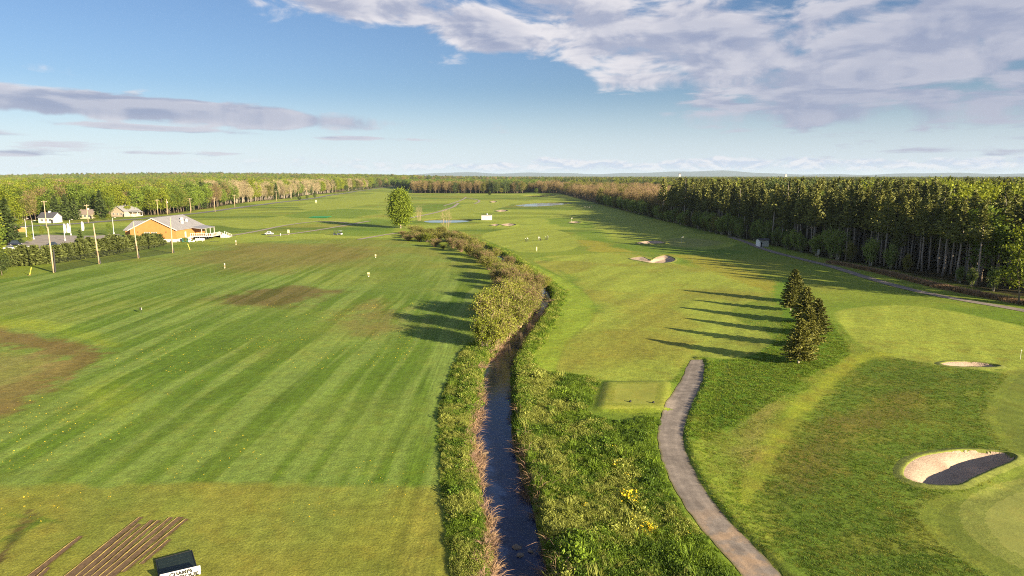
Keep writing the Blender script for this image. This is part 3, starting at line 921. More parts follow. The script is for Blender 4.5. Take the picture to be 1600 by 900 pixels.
# ------------------------------------------------------------------ cart paths, road, parking
def path_material():
    m = bpy.data.materials.new('worn_asphalt'); m.use_nodes = True
    nt = m.node_tree; nt.nodes.clear(); k = NT(nt)
    P = k.n('ShaderNodeNewGeometry').outputs['Position']
    x, y, z = k.sep(P)
    a = k.noise(P, 9.0, 5, 0.75); b_ = k.noise(P, 0.8, 4, 0.6)
    c = k.mix(k.ramp(b_, 0.35, 0.7), (0.22, 0.188, 0.162), (0.31, 0.265, 0.225))
    # blown sand lying on the lower bend
    sandy = k.m('MULTIPLY', k.ramp(k.noise(k.vm('ADD', P, (4.0, 0.0, 0.0)), 0.42, 4, 0.6), 0.42, 0.60), k.ramp(y, 47.0, 55.0, 1.0, 0.0))
    c = k.mix(sandy, c, (0.40, 0.285, 0.19))
    ac = k.m('ADD', k.attr('across'), k.m('MULTIPLY', k.m('SUBTRACT', k.noise(P, 0.35, 2), 0.5), 0.12))
    tr_ = k.ramp(k.m('ABSOLUTE', k.m('SUBTRACT', k.m('ABSOLUTE', k.m('SUBTRACT', ac, 0.5)), 0.21)), 0.0, 0.12, 1.0, 0.0)
    c = k.scale(c, k.m('ADD', 0.94, k.m('MULTIPLY', tr_, 0.16)))
    dirt = k.m('MULTIPLY', k.ramp(k.m('ADD', k.m('ABSOLUTE', k.m('SUBTRACT', ac, 0.5)), k.m('MULTIPLY', k.m('SUBTRACT', k.noise(P, 2.5, 4), 0.5), 0.12)), 0.40, 0.5), 0.75)
    c = k.mix(dirt, c, (0.17, 0.15, 0.06))
    patch = k.ramp(k.noise(k.vm('ADD', P, (9.0, 3.0, 0.0)), 0.22, 2), 0.56, 0.60)
    c = k.scale(c, k.m('SUBTRACT', 1.0, k.m('MULTIPLY', patch, 0.16)))
    crack = k.ramp(k.m('ABSOLUTE', k.m('SUBTRACT', k.noise(P, 0.7, 6, 0.7), 0.5)), 0.0, 0.012, 0.75, 1.0)
    c = k.scale(c, k.m('MULTIPLY', crack, k.m('ADD', 0.45, k.m('MULTIPLY', a, 1.1))))
    bs = k.n('ShaderNodeBsdfPrincipled'); bs.inputs['Roughness'].default_value = 0.9; bs.inputs['Specular IOR Level'].default_value = 0.2
    nt.links.new(c, bs.inputs['Base Color'])
    bn = k.n('ShaderNodeBump'); bn.inputs['Strength'].default_value = 0.5; bn.inputs['Distance'].default_value = 0.02
    nt.links.new(a, bn.inputs['Height']); nt.links.new(bn.outputs[0], bs.inputs['Normal'])
    o = k.n('ShaderNodeOutputMaterial'); nt.links.new(bs.outputs[0], o.inputs[0])
    return m


pmat = path_material()
jit = (rng.random((len(pl), 2)) - 0.5) * 0.14
tag(ribbon('cart_path', pl + jit, pr + jit[::-1], 0.035, pmat, 8), kind='structure')
ppaths = [([(1140, 370), (1165, 378), (1200, 391), (1250, 404), (1300, 417), (1350, 433), (1400, 447), (1450, 459), (1500, 469), (1560, 479), (1700, 503)], 1.5),
          ([(349, 371), (395, 363), (446, 353), (500, 347), (545, 349)], 1.3), ([(420, 370), (448, 367), (504, 359), (549, 351), (578, 346)], 1.3),
          ([(560, 374), (588, 369), (615, 365), (650, 362)], 1.2), ([(640, 341), (666, 336), (690, 330), (708, 323), (716, 317)], 1.4),
          ([(694, 321), (720, 313), (728, 308)], 1.2), ([(728, 309), (740, 311), (749, 314), (742, 318)], 1.2)]
pale = mat('gravel_path', (0.30, 0.26, 0.21), 0.95, 0.2, 0.5)
for i, (pp, w) in enumerate(ppaths):
    ln = smooth([g(*p) for p in pp], 8, False)
    a, b = offset_line(ln, w)
    tag(ribbon('cart_path', a, b, 0.06 if i == 0 else 0.12, pmat if i == 0 else pale, 2), kind='structure')
asph = mat('road_asphalt', (0.16, 0.155, 0.15), 0.9, 0.2, 0.3)
road = smooth([g(*p) for p in [(-260, 372), (-60, 360), (60, 353.5), (110, 351), (160, 347.5), (210, 343.5), (260, 338.5), (330, 330), (440, 316.5), (520, 305), (600, 293.5)]] + [(-285, 2300)], 8, False)
a, b = offset_line(road, 3.6)
tag(ribbon('road', a, b, 0.15, asph, 2), kind='structure')
o = ribbon('road_edge_line', *offset_line(offset_line(road, 3.3)[0], 0.12), 0.19, mat('road_paint', (0.75, 0.75, 0.72), 0.8), 1); tag(o, kind='structure')
pk = mat('parking_gravel', (0.30, 0.265, 0.23), 0.95, 0.25, 0.25)


def land_sheet(name, poly, dz, m, step):
    """polygon filled with a fine triangulated sheet that follows the land"""
    bm = bmesh.new()
    bm.faces.new([bm.verts.new((x, y, 0)) for x, y in poly])
    x0, y0 = poly.min(0); x1, y1 = poly.max(0)
    for ax, lo, hi in ((0, x0, x1), (1, y0, y1)):
        for c in np.arange(lo + step, hi, step):
            bmesh.ops.bisect_plane(bm, geom=bm.verts[:] + bm.edges[:] + bm.faces[:], plane_co=(c, 0, 0) if ax == 0 else (0, c, 0), plane_no=(1, 0, 0) if ax == 0 else (0, 1, 0))
    co = np.array([v.co[:2] for v in bm.verts])
    zz = height(co[:, 0], co[:, 1]) + (dz(co) if callable(dz) else dz)
    for v, z_ in zip(bm.verts, zz): v.co.z = z_
    me = bpy.data.meshes.new(name); bm.to_mesh(me); bm.free()
    for p in me.polygons: p.use_smooth = True
    me.materials.append(m)
    o = bpy.data.objects.new(name, me); C.objects.link(o)
    return o


tag(land_sheet('parking_lot', PARKING, 0.14, pk, 6.0), kind='structure')

# ------------------------------------------------------------------ bunkers
def sand_material():
    m = bpy.data.materials.new('bunker_sand'); m.use_nodes = True
    nt = m.node_tree; nt.nodes.clear(); k = NT(nt)
    P = k.n('ShaderNodeNewGeometry').outputs['Position']
    a = k.noise(P, 3.0, 5, 0.7); b_ = k.noise(P, 0.5, 3)
    c = k.mix(k.ramp(b_, 0.3, 0.7), (0.43, 0.32, 0.235), (0.52, 0.40, 0.30))
    c = k.scale(c, k.m('ADD', 0.75, k.m('MULTIPLY', a, 0.5)))
    bs = k.n('ShaderNodeBsdfPrincipled'); bs.inputs['Roughness'].default_value = 0.95; bs.inputs['Specular IOR Level'].default_value = 0.1
    nt.links.new(c, bs.inputs['Base Color'])
    rake = k.noise(k.xyz(k.m('MULTIPLY', k.sep(P)[0], 2.0), k.m('MULTIPLY', k.sep(P)[1], 5.0), 0.0), 1.5, 4, 0.7, 1.0)
    bn = k.n('ShaderNodeBump'); bn.inputs['Strength'].default_value = 0.9; bn.inputs['Distance'].default_value = 0.13
    nt.links.new(rake, bn.inputs['Height']); nt.links.new(bn.outputs[0], bs.inputs['Normal'])
    o = k.n('ShaderNodeOutputMaterial'); nt.links.new(bs.outputs[0], o.inputs[0])
    return m


sandm = sand_material()
lipm = mat('lip_turf', (0.17, 0.20, 0.03), 0.9, 0.45, 2.5, bump=0.05, bscale=9.0)
for poly, dep, lab in BUNK:
    ext_ = max(np.ptp(poly, 0))
    c0 = poly.mean(0); be = empty('sand_bunker', (c0[0], c0[1], 0)); tag(be, lab, 'bunker', 'sand bunkers of the golf course')
    o = land_sheet('sand', poly, 0.05, sandm, max(0.22, ext_ / 50)); o.parent = be; o.location = (-c0[0], -c0[1], 0)
    # turf lip: a fine ring that carries the cut edge round the sand
    dl_ = np.roll(poly, -1, 0) - np.roll(poly, 1, 0); dl_ /= np.linalg.norm(dl_, axis=1)[:, None] + 1e-9
    nr_ = np.stack([dl_[:, 1], -dl_[:, 0]], 1)
    if sdf(poly, poly[:1, 0] + nr_[:1, 0] * 0.05, poly[:1, 1] + nr_[:1, 1] * 0.05)[0] < 0: nr_ = -nr_
    offs = np.array([-0.06, 0.0, 0.12, 0.35, 0.7, 1.15]) * (1.0 if ext_ < 30 else 1.6); lift = np.array([-0.05, 0.09, 0.13, 0.10, 0.05, -0.06])
    vs = np.stack([poly + nr_ * of_ for of_ in offs], 1); nv, no = vs.shape[:2]; flat = vs.reshape(-1, 2)
    zz_ = height(flat[:, 0], flat[:, 1]) + np.tile(lift, nv) + (vnoise(flat[:, 0], flat[:, 1], 0.35) - 0.5) * 0.05
    fq = [(i * no + j, i * no + j + 1, ((i + 1) % nv) * no + j + 1, ((i + 1) % nv) * no + j) for i in range(nv) for j in range(no - 1)]
    lo_ = MB().add(np.concatenate([flat - c0, zz_[:, None]], 1), fq).build('turf_lip', lipm, be, True)

# the lifted sod: bare soil strips, pieces of the ground
soilm = mat('bare_soil', (0.15, 0.095, 0.05), 0.95, 0.45, 3.0, bump=0.04, bscale=8.0)
for q in SOD:
    ed = [q[i] + (q[(i + 1) % 4] - q[i]) * t_ for i in range(4) for t_ in (np.arange(18) / 18 if i in (1, 3) else [0.0, 0.5])]
    ed = np.array(ed) + (rng.random((len(ed), 2)) - 0.5) * 0.10
    o = land_sheet('soil_strip', ed, 0.03, soilm, 0.5); o.parent = ground
turfm = mat('cut_turf_edge', (0.29, 0.22, 0.07), 0.9, 0.4, 5.0)
for q in SOD:
    d = (q[0] - q[3]) / np.linalg.norm(q[0] - q[3]); nrm = np.array([-d[1], d[0]])
    if nrm[0] > 0: nrm = -nrm
    nseg = 14; vs = []
    for i in range(nseg + 1):
        p = q[3] + (q[0] - q[3]) * i / nseg
        w = 0.03 + 0.03 * random.random()
        z0 = hz(*p)
        vs.append([(p[0] + nrm[0] * w, p[1] + nrm[1] * w, z0), (p[0] + nrm[0] * w, p[1] + nrm[1] * w, z0 + 0.04 + 0.02 * random.random()), (p[0], p[1], z0 + 0.03 + 0.02 * random.random()), (p[0] - nrm[0] * 0.03, p[1] - nrm[1] * 0.03, z0 - 0.02)])
    mb = MB(); v = np.array(vs).reshape(-1, 3)
    mb.add(v, [(i * 4 + j, i * 4 + j + 1, i * 4 + j + 5, i * 4 + j + 4) for i in range(nseg) for j in range(3)])
    o = mb.build('turf_lip', turfm, ground)
# ------------------------------------------------------------------ growing things: meshes
def leaf_cloud(P, size, up=0.0, elong=1.0, rr=None, axis_dir=None):
    """diamond shaped leaves / sprays at points P"""
    rr = rr or rng
    n = len(P)
    a = rr.normal(size=(n, 3))
    if axis_dir is not None: a = axis_dir + 0.55 * a
    a /= np.linalg.norm(a, axis=1)[:, None] + 1e-9
    b = rr.normal(size=(n, 3)); b[:, 2] += 0
    b -= (b * a).sum(1)[:, None] * a; b /= np.linalg.norm(b, axis=1)[:, None] + 1e-9
    s = (size * (0.6 + 0.8 * rr.random(n)))[:, None]
    v = np.stack([P - a * s * elong * 0.5, P + b * s * 0.42, P + a * s * elong * 0.5, P - b * s * 0.42], 1).reshape(-1, 3)
    return v, np.arange(4 * n).reshape(n, 4)


def crown_mesh(name, H, r, base, m, clumps=60, per=30, leaf=0.4, shape='oval', seed=0, elong=1.2, hollow=0.55, spread=0.16):
    rr = np.random.default_rng(seed)
    ch = H - base
    d = rr.normal(size=(clumps, 3)); d /= np.linalg.norm(d, axis=1)[:, None]
    rad = hollow + (1 - hollow) * rr.random(clumps) ** 0.6
    C_ = d * rad[:, None]
    z = C_[:, 2]
    if shape == 'column': wid = np.where(z > 0, np.sqrt(np.clip(1 - z ** 2.2, 0, 1)) / np.sqrt(np.clip(1 - z ** 2, 0.02, 1)), 1.1) * 0.95
    elif shape == 'cone': wid = np.clip(1.15 - 0.75 * (z + 1) / 2, 0.15, 2)
    else: wid = 1.0 + 0.12 * np.sin(3 * np.arctan2(d[:, 1], d[:, 0]) + seed)
    bump = 0.85 + 0.3 * rr.random(clumps)
    C_[:, 0] *= r * wid * bump; C_[:, 1] *= r * wid * bump
    C_[:, 2] = base + ch * 0.5 + z * ch * 0.5
    cs = r * (0.14 + 0.2 * rr.random(clumps)) * spread / 0.16
    P = np.repeat(C_, per, 0) + rr.normal(size=(clumps * per, 3)) * np.repeat(cs, per)[:, None] * np.array([1, 1, 0.75])
    P = P[P[:, 2] > base * 0.6]
    v, f = leaf_cloud(P, leaf, elong=elong, rr=rr)
    return mesh_from(name, v, [f], [m]), C_


def trunk_mesh(name, H, r0, m, tips=None, bend=0.3, seed=0, top=0.85, limbs=10, base=0.0):
    rr = np.random.default_rng(seed + 77)
    mb = MB()
    zz = np.linspace(-0.3, H * top, 7)
    off = np.cumsum(rr.normal(size=(7, 2)) * bend * H * 0.02, 0); off[0] = 0; off[1] = 0
    pts = np.concatenate([off, zz[:, None]], 1)
    rad = r0 * (1 - 0.85 * np.linspace(0, 1, 7)); rad[0] = r0 * 1.35
    mb.tube(pts, rad, 7)
    if tips is not None and len(tips):
        sel = rr.choice(len(tips), min(limbs, len(tips)), replace=False)
        for i in sel:
            e = tips[i]
            zs = max(H * 0.18, min(e[2] - 0.35 * np.hypot(e[0], e[1]), H * top * 0.92))
            k_ = np.interp(zs, zz, np.arange(7)); i0 = min(int(k_), 5); s0 = pts[i0] + (pts[i0 + 1] - pts[i0]) * (k_ - i0)
            mid = (s0 + e) / 2 + np.array([0, 0, -0.06 * H * rr.random()])
            r1 = np.interp(zs, zz, rad) * 0.5
            mb.tube([s0, mid, e], [r1, r1 * 0.6, r1 * 0.2], 5, False)
    return mb.mesh(name, m, True)


def twig_mesh(name, H, r, base, m, n=700, leaf=0.9, width=0.07, seed=0):
    """bare spring crown: fine upright twigs"""
    rr = np.random.default_rng(seed)
    d = rr.normal(size=(n, 3)); d /= np.linalg.norm(d, axis=1)[:, None]
    P = d * (0.25 + 0.75 * rr.random(n) ** 0.5)[:, None]
    ax = P * np.array([1, 1, 0.3]) + np.array([0, 0, 0.9])
    P = P * np.array([r, r, (H - base) / 2]) + np.array([0, 0, (H + base) / 2])
    a = ax + rr.normal(size=(n, 3)) * 0.35; a /= np.linalg.norm(a, axis=1)[:, None]
    b = rr.normal(size=(n, 3)); b -= (b * a).sum(1)[:, None] * a; b /= np.linalg.norm(b, axis=1)[:, None]
    s = leaf * (0.5 + rr.random(n))[:, None]
    v = np.stack([P - b * width, P + b * width, P + a * s], 1).reshape(-1, 3)
    return v, np.arange(3 * n).reshape(n, 3)


def conifer_mesh(name, H, R0, z0, m, whorl=0.3, nb=8, per=10, leaf=0.28, droop=0.25, power=0.85, seed=0, ragged=0.25):
    rr = np.random.default_rng(seed)
    Ps = []; Ax = []
    z = z0
    while z < H * 0.985:
        s = (z - z0) / (H - z0)
        L = R0 * (1 - s) ** power * (0.35 + 0.65 * min(1, s * 9 + 0.45))
        nn = max(4, int(nb * (0.6 + 0.4 * (1 - s))))
        a0 = rr.random() * 6.28
        for j in range(nn):
            a = a0 + 6.283 * j / nn + rr.normal() * 0.25
            l = L * (1 - ragged + 2 * ragged * rr.random()) + 0.08
            q = max(3, int(per * (0.35 + 0.65 * l / R0)))
            t = rr.random(q) ** 0.7
            dz = -droop * l * t + 0.18 * l * t * t + (0.5 * s * l * t)
            w = rr.normal(size=q) * 0.16 * l * (1.15 - t)
            ca, sa = math.cos(a), math.sin(a)
            Ps.append(np.stack([ca * l * t - sa * w, sa * l * t + ca * w, z + dz + rr.normal(size=q) * 0.05 * H / 10], 1))
            Ax.append(np.stack([np.full(q, ca), np.full(q, sa), np.full(q, -0.15 + 0.7 * s)], 1) - np.stack([-sa * w, ca * w, 0 * w], 1) * -0.8 / max(l, 0.2))
        z += whorl * (0.8 + 0.4 * rr.random())
    k_ = 14
    Ps.append(np.stack([rr.normal(size=k_) * 0.03, rr.normal(size=k_) * 0.03, H * (0.93 + 0.07 * rr.random(k_))], 1)); Ax.append(np.tile([0, 0, 1.5], (k_, 1)))
    P = np.concatenate(Ps); A = np.concatenate(Ax)
    v, f = leaf_cloud(P, leaf, elong=1.9, rr=rr, axis_dir=A)
    return mesh_from(name, v, [f], [m])


def shrub_meshes(name, H, r, lm, sm, leaves=2600, leaf=0.16, twigs=900, seed=0, stems=14, lmin=0.25, twig_w=0.014, clumps=26):
    rr = np.random.default_rng(seed)
    # stems fan out of the foot
    ends = []
    mb = MB()
    for i in range(stems):
        a = 6.283 * i / stems + rr.normal() * 0.3; q = 0.25 + 0.7 * rr.random()
        e = np.array([math.cos(a) * r * q, math.sin(a) * r * q, H * (0.98 - 0.42 * q * q) * (0.8 + 0.25 * rr.random())])
        md = e * np.array([0.38, 0.38, 0.55]) + rr.normal(size=3) * 0.06 * r
        st = np.array([math.cos(a), math.sin(a), 0]) * 0.12 * r; st[2] = -0.15
        mb.tube([st, md, e], [0.035 * H / 3, 0.022 * H / 3, 0.006], 4, False)
        ends.append((st, md, e))
    # twigs along the stems
    t = 0.3 + 0.7 * rr.random(twigs); k_ = rr.integers(0, stems, twigs)
    S = np.array([x[0] for x in ends])[k_]; M_ = np.array([x[1] for x in ends])[k_]; E_ = np.array([x[2] for x in ends])[k_]
    tt = t[:, None]
    B = (1 - tt) ** 2 * S + 2 * tt * (1 - tt) * (2 * M_ - 0.5 * (S + E_)) + tt ** 2 * E_
    dr = rr.normal(size=(twigs, 3)) * 0.6 + np.array([0, 0, 0.55]) + (B * np.array([1, 1, 0])) / r * 0.7
    dr /= np.linalg.norm(dr, axis=1)[:, None]
    ln = (0.16 + 0.22 * rr.random(twigs))[:, None] * H * 0.8
    T = B + dr * ln
    b = rr.normal(size=(twigs, 3)); b -= (b * dr).sum(1)[:, None] * dr; b /= np.linalg.norm(b, axis=1)[:, None]
    v = np.stack([B - b * twig_w * H / 3, B + b * twig_w * H / 3, T], 1).reshape(-1, 3)
    mb.add_np(v, np.arange(3 * twigs).reshape(-1, 3))
    wood = mb.mesh(name + '_stems', sm)
    # leaves gather towards the twig ends
    j = rr.integers(0, twigs, leaves)
    u = (0.35 + 0.7 * rr.random(leaves))[:, None]
    P = B[j] + (T[j] - B[j]) * u + rr.normal(size=(leaves, 3)) * 0.035 * H
    P = P[P[:, 2] > lmin * 0.5]
    v, f = leaf_cloud(P, leaf, elong=1.4, rr=rr)
    return mesh_from(name + '_leaves', v, [f], [lm]), wood


bark = mat('bark', (0.17, 0.135, 0.10), 0.95, 0.35, 3.0)
bark_pine = mat('pine_bark', (0.30, 0.26, 0.23), 0.95, 0.3, 2.0)
bark_pale = mat('pale_bark', (0.46, 0.40, 0.32), 0.9, 0.3, 2.0)
twig_tan = mat('twig_tan', (0.33, 0.25, 0.15), 0.95, 0.25, 1.0)
twig_red = mat('twig_red', (0.25, 0.16, 0.11), 0.95, 0.25, 1.0)
L_green = leaf_mat('leaf_green', (0.11, 0.18, 0.024), (0.18, 0.24, 0.032))
L_under = leaf_mat('leaf_understory', (0.16, 0.24, 0.05), (0.25, 0.31, 0.07), 0.45)
L_lime = leaf_mat('leaf_lime', (0.16, 0.22, 0.018), (0.25, 0.275, 0.025))
L_olive = leaf_mat('leaf_olive', (0.135, 0.15, 0.032), (0.21, 0.20, 0.045))
L_red = leaf_mat('leaf_budding', (0.19, 0.145, 0.055), (0.25, 0.205, 0.07), 0.3)
L_pale = leaf_mat('leaf_pale', (0.31, 0.27, 0.16), (0.37, 0.34, 0.19), 0.3)
L_dark = leaf_mat('leaf_dark', (0.05, 0.08, 0.022), (0.085, 0.115, 0.03), 0.2)
L_pine = leaf_mat('needles_pine', (0.095, 0.125, 0.035), (0.215, 0.215, 0.055), 0.2)
L_spruce = leaf_mat('needles_spruce', (0.095, 0.11, 0.022), (0.19, 0.185, 0.036), 0.12, 0.15)
L_hedge = leaf_mat('needles_hedge', (0.07, 0.09, 0.022), (0.115, 0.135, 0.035), 0.15, 0.15)
L_willow = leaf_mat('leaf_willow', (0.18, 0.22, 0.028), (0.28, 0.29, 0.045), 0.4, 0.18)
L_poplar = leaf_mat('leaf_poplar', (0.13, 0.20, 0.018), (0.21, 0.26, 0.025), 0.35, 0.1)
L_twiggy = leaf_mat('leaf_twiggy', (0.175, 0.195, 0.04), (0.255, 0.255, 0.06), 0.35, 0.18)

# --- kinds of wood trees (height 20 m at scale 1): list of (crown mesh, trunk mesh)
KIND = {}


def broad(kind, n, lm, bm, **kw):
    KIND[kind] = []
    for i in range(n):
        s = kw.get('seed', 1) * 50 + i
        rr = np.random.default_rng(s)
        H = 20.0; r = kw['r'] * (0.85 + 0.3 * rr.random()); base = kw['base'] * (0.8 + 0.4 * rr.random())
        cm, tips = crown_mesh('%s_crown' % kind, H, r, base, lm, kw.get('clumps', 60), kw.get('per', 40), kw.get('leaf', 0.5), kw.get('shape', 'oval'), s, hollow=kw.get('hollow', 0.5))
        if kw.get('twigs'):
            v, f = twig_mesh('t', H * 1.02, r * 1.05, base * 0.8, None, kw['twigs'], 1.5, 0.05, s)
            v2 = np.empty(len(cm.vertices) * 3, np.float32); cm.vertices.foreach_get('co', v2)
            nv = len(cm.vertices); fq = np.arange(nv).reshape(-1, 4)
            cm = mesh_from('%s_crown' % kind, np.concatenate([v2.reshape(-1, 3), v]), [fq, f + nv], [lm, kw['tm']], np.concatenate([np.zeros(len(fq)), np.ones(len(f))]))
        tm = trunk_mesh('%s_trunk' % kind, H, kw.get('tr', 0.2), bm, tips, 0.5, s, 0.8, 12)
        KIND[kind].append((cm, tm))


broad('leafy', 4, L_green, bark, r=4.0, base=4.0, seed=1)
broad('lime', 3, L_lime, bark, r=3.8, base=3.5, seed=2)
broad('dark', 3, L_dark, bark, r=3.6, base=2.5, seed=3)
broad('olive', 3, L_olive, bark, r=3.9, base=4.5, seed=6)
broad('red', 3, L_red, bark, r=3.7, base=5.0, seed=4, clumps=55, per=16, leaf=0.5, twigs=500, tm=twig_red, hollow=0.35)
broad('pale', 3, L_pale, bark_pale, r=3.0, base=5.5, seed=5, clumps=45, per=14, leaf=0.5, twigs=700, tm=twig_tan, hollow=0.3, tr=0.17)
KIND['spruce'] = []
for i in range(3):
    KIND['spruce'].append((conifer_mesh('spruce_crown', 20, 3.6, 1.2, L_dark, 0.75, 9, 10, 0.85, 0.3, 0.8, 300 + i),
                           trunk_mesh('spruce_trunk', 20, 0.22, bark, None, 0.1, i, 0.97)))
KIND['pine'] = []
for i in range(5):
    rr = np.random.default_rng(400 + i)
    base = 8.5 + 3.5 * rr.random()
    cmh = conifer_mesh('pine_crown', 20, 2.1 + 0.6 * rr.random(), base, L_pine, 0.55, 8, 18, 0.40, 0.10, 0.88, 400 + i, 0.5)
    mb = MB()
    zz = np.linspace(-0.3, 19.4, 6); off = np.cumsum(rr.normal(size=(6, 2)) * 0.10, 0); off[0] = 0
    rad = np.array([0.27, 0.20, 0.17, 0.14, 0.09, 0.03])
    mb.tube(np.concatenate([off, zz[:, None]], 1), rad, 7)
    for j in range(26):                                             # dead lower branches
        z_ = 2.5 + (base - 1) * rr.random(); a_ = 6.28 * rr.random(); l_ = 0.5 + 1.6 * rr.random()
        o2 = np.array([np.interp(z_, zz, off[:, 0]), np.interp(z_, zz, off[:, 1]), z_])
        mb.tube([o2, o2 + np.array([math.cos(a_) * l_, math.sin(a_) * l_, 0.1 - 0.35 * rr.random() * l_])], [0.03, 0.012], 3, False)
    KIND['pine'].append((cmh, mb.mesh('pine_trunk', bark_pine, True)))
SHRUB = {}
for nm, lm, sm, n, kw in (('willow', L_willow, twig_tan, 4, dict(leaves=11000, leaf=0.095, twigs=2600, stems=20)),
                          ('twiggy', L_twiggy, twig_red, 4, dict(leaves=7500, leaf=0.08, twigs=3600, stems=20)),
                          ('bushy', L_olive, bark, 3, dict(leaves=9000, leaf=0.12, twigs=1400, stems=14)),
                          ('fresh', L_lime, bark, 2, dict(leaves=7000, leaf=0.12, twigs=1400, stems=14)),
                          ('understory', L_under, bark_pale, 3, dict(leaves=4200, leaf=0.17, twigs=900, stems=10))):
    SHRUB[nm] = [shrub_meshes('%s_shrub' % nm, 3.6, 1.9, lm, sm, seed=500 + 20 * len(SHRUB) + i, **kw) for i in range(n)]
HEDGE = [conifer_mesh('hedge_crown', 5.5, 2.5, 0.25, L_hedge, 0.28, 11, 16, 0.42, 0.0, 0.5, 600 + i, 0.25) for i in range(3)]
HEDGE_T = trunk_mesh('hedge_trunk', 5.5, 0.12, bark, None, 0.2, 3, 0.9)


def tree(name, kind, x, y, H, label, cat, group=None, rz=None, wide=1.0, sink=0.0):
    cm, tm = random.choice(KIND[kind])
    s = H / 20.0
    o = empty(name, (x, y, hz(x, y) - sink), random.random() * 6.28 if rz is None else rz, (s * wide, s * wide, s))
    inst('trunk', tm, o); inst('crown', cm, o)
    return tag(o, label, cat, group)


def shrub(kind, x, y, H, label, group, wide=1.0, name='shrub', cat='shrub', z=None):
    lm, wm_ = random.choice(SHRUB[kind])
    s = H / 3.6
    o = empty(name, (x, y, (hz(x, y) if z is None else z)), random.random() * 6.28, (s * wide, s * wide, s))
    inst('stems', wm_, o); inst('foliage', lm, o)
    return tag(o, label, cat, group)


def joined(kind, i):
    cm, tm = KIND[kind][i]
    bm = bmesh.new(); bm.from_mesh(cm); n = len(bm.faces); bm.from_mesh(tm)
    nm = len(cm.materials)
    bm.faces.ensure_lookup_table()
    for f in bm.faces[n:]: f.material_index = nm
    me = bpy.data.meshes.new(kind); bm.to_mesh(me); bm.free()
    for m_ in cm.materials: me.materials.append(m_)
    me.materials.append(tm.materials[0])
    return me


JOIN = {k_: [joined(k_, i) for i in range(len(v))] for k_, v in KIND.items()}


def jgrid(x0, x1, y0, y1, sp, jit=0.45):
    xx, yy = np.meshgrid(np.arange(x0, x1, sp), np.arange(y0, y1, sp))
    xx = xx.ravel() + (rng.random(xx.size) - 0.5) * 2 * jit * sp; yy = yy.ravel() + (rng.random(yy.size) - 0.5) * 2 * jit * sp
    return xx, yy


def in_view(x, y, mrg=1.18, near=60):
    return (np.abs(x) < 0.75 * mrg * y + 40) & (y > near)


# ------------------------------------------------------------------ right: the pine wood
xx, yy = jgrid(60, 420, 100, 700, 5.2); s = sdf(WOOD_R, xx, yy, 10); ok = (s < -1.5) & in_view(xx, yy)
ok &= (yy > 172) | (rng.random(len(xx)) < 0.42)
xa, ya = xx[ok], yy[ok]
xx, yy = jgrid(40, 1500, 100, 2400, 9.0); s = sdf(WOOD_R, xx, yy, 10); ok = (s < -1.5) & in_view(xx, yy, 1.08) & ((xx > 420) | (yy > 700))
ok &= (yy < 1500) | (rng.random(len(xx)) < 0.5)
xb, yb = xx[ok], yy[ok]
X_ = np.concatenate([xa, xb]); Y_ = np.concatenate([ya, yb])
dep = -sdf(WOOD_R, X_, Y_, 10, 0)
Hh = 21.0 + 3.4 * rng.standard_normal(len(X_)).clip(-2.2, 1.5) + 1.5 * (fbm(X_, Y_, 40, 2) - 0.5) - 2.0 * (Y_ > 480)
mixn = fbm(X_ + 99, Y_, 45, 3) + 0.10 * rng.standard_normal(len(X_))
kinds = np.where(mixn > 0.66, 'lime', np.where(mixn < 0.34, 'dark', 'pine')).astype(object)
kinds[(dep < 25) & (Y_ < 430)] = 'pine'
kinds[(dep < 60) & (Y_ < 430) & (dep > 7) & (rng.random(len(X_)) < 0.02)] = 'leafy'
far_b = (Y_ > 430) & (Y_ < 1300) & (dep < 120)
kinds[far_b] = np.where(fbm(X_[far_b], Y_[far_b], 60, 2) + 0.1 * rng.standard_normal(far_b.sum()) > 0.40, 'red', 'olive')
kinds[(Y_ > 1100) & (rng.random(len(X_)) < 0.4)] = 'dark'
Hh = np.where(kinds == 'pine', Hh, Hh * 0.93)
Hh = np.where(far_b, Hh * 0.80, Hh)
order = np.argsort(dep * 3.0 + np.hypot(X_, Y_) * 0.10)
pick = [i for i in order if kinds[i] == 'pine'][:290]
pick2 = [i for i in order if kinds[i] in ('red', 'olive') and far_b[i]][:90]
zg = height(X_, Y_)
rest = np.ones(len(X_), bool)


def pine_label(x, y, dp, hh):
    row = 'front-row' if dp < 7 else ('second-row' if dp < 13 else 'inner')
    size = 'short' if hh < 18 else ('very tall' if hh > 23.5 else 'tall')
    where = ('near the right border' if y < 165 else 'above the dry grass strip' if y < 200 else 'right of the white shed' if y < 262 else 'left behind the white shed' if y < 330 else
             'above the green with the white flag' if y < 400 else 'at the far end of the plantation')
    return '%s %s bare-trunked pine of the plantation, %s' % (size, row, where)


for i in pick:
    rest[i] = False
    tree('pine_tree', 'pine', X_[i], Y_[i], Hh[i], pine_label(X_[i], Y_[i], dep[i], Hh[i]), 'pine tree', 'pines of the plantation on the right', wide=1.0 + 0.25 * random.random())
for i in pick2:
    rest[i] = False
    tree('broadleaf_tree', kinds[i], X_[i], Y_[i], Hh[i], ('reddish brown budding tree beyond the pines' if kinds[i] == 'red' else 'olive green tree beyond the pines') + (', next to the last pine' if Y_[i] < 560 else ', halfway to the far pond' if Y_[i] < 800 else ', opposite the far pond'), 'tree',
         'mixed trees beyond the pine plantation')


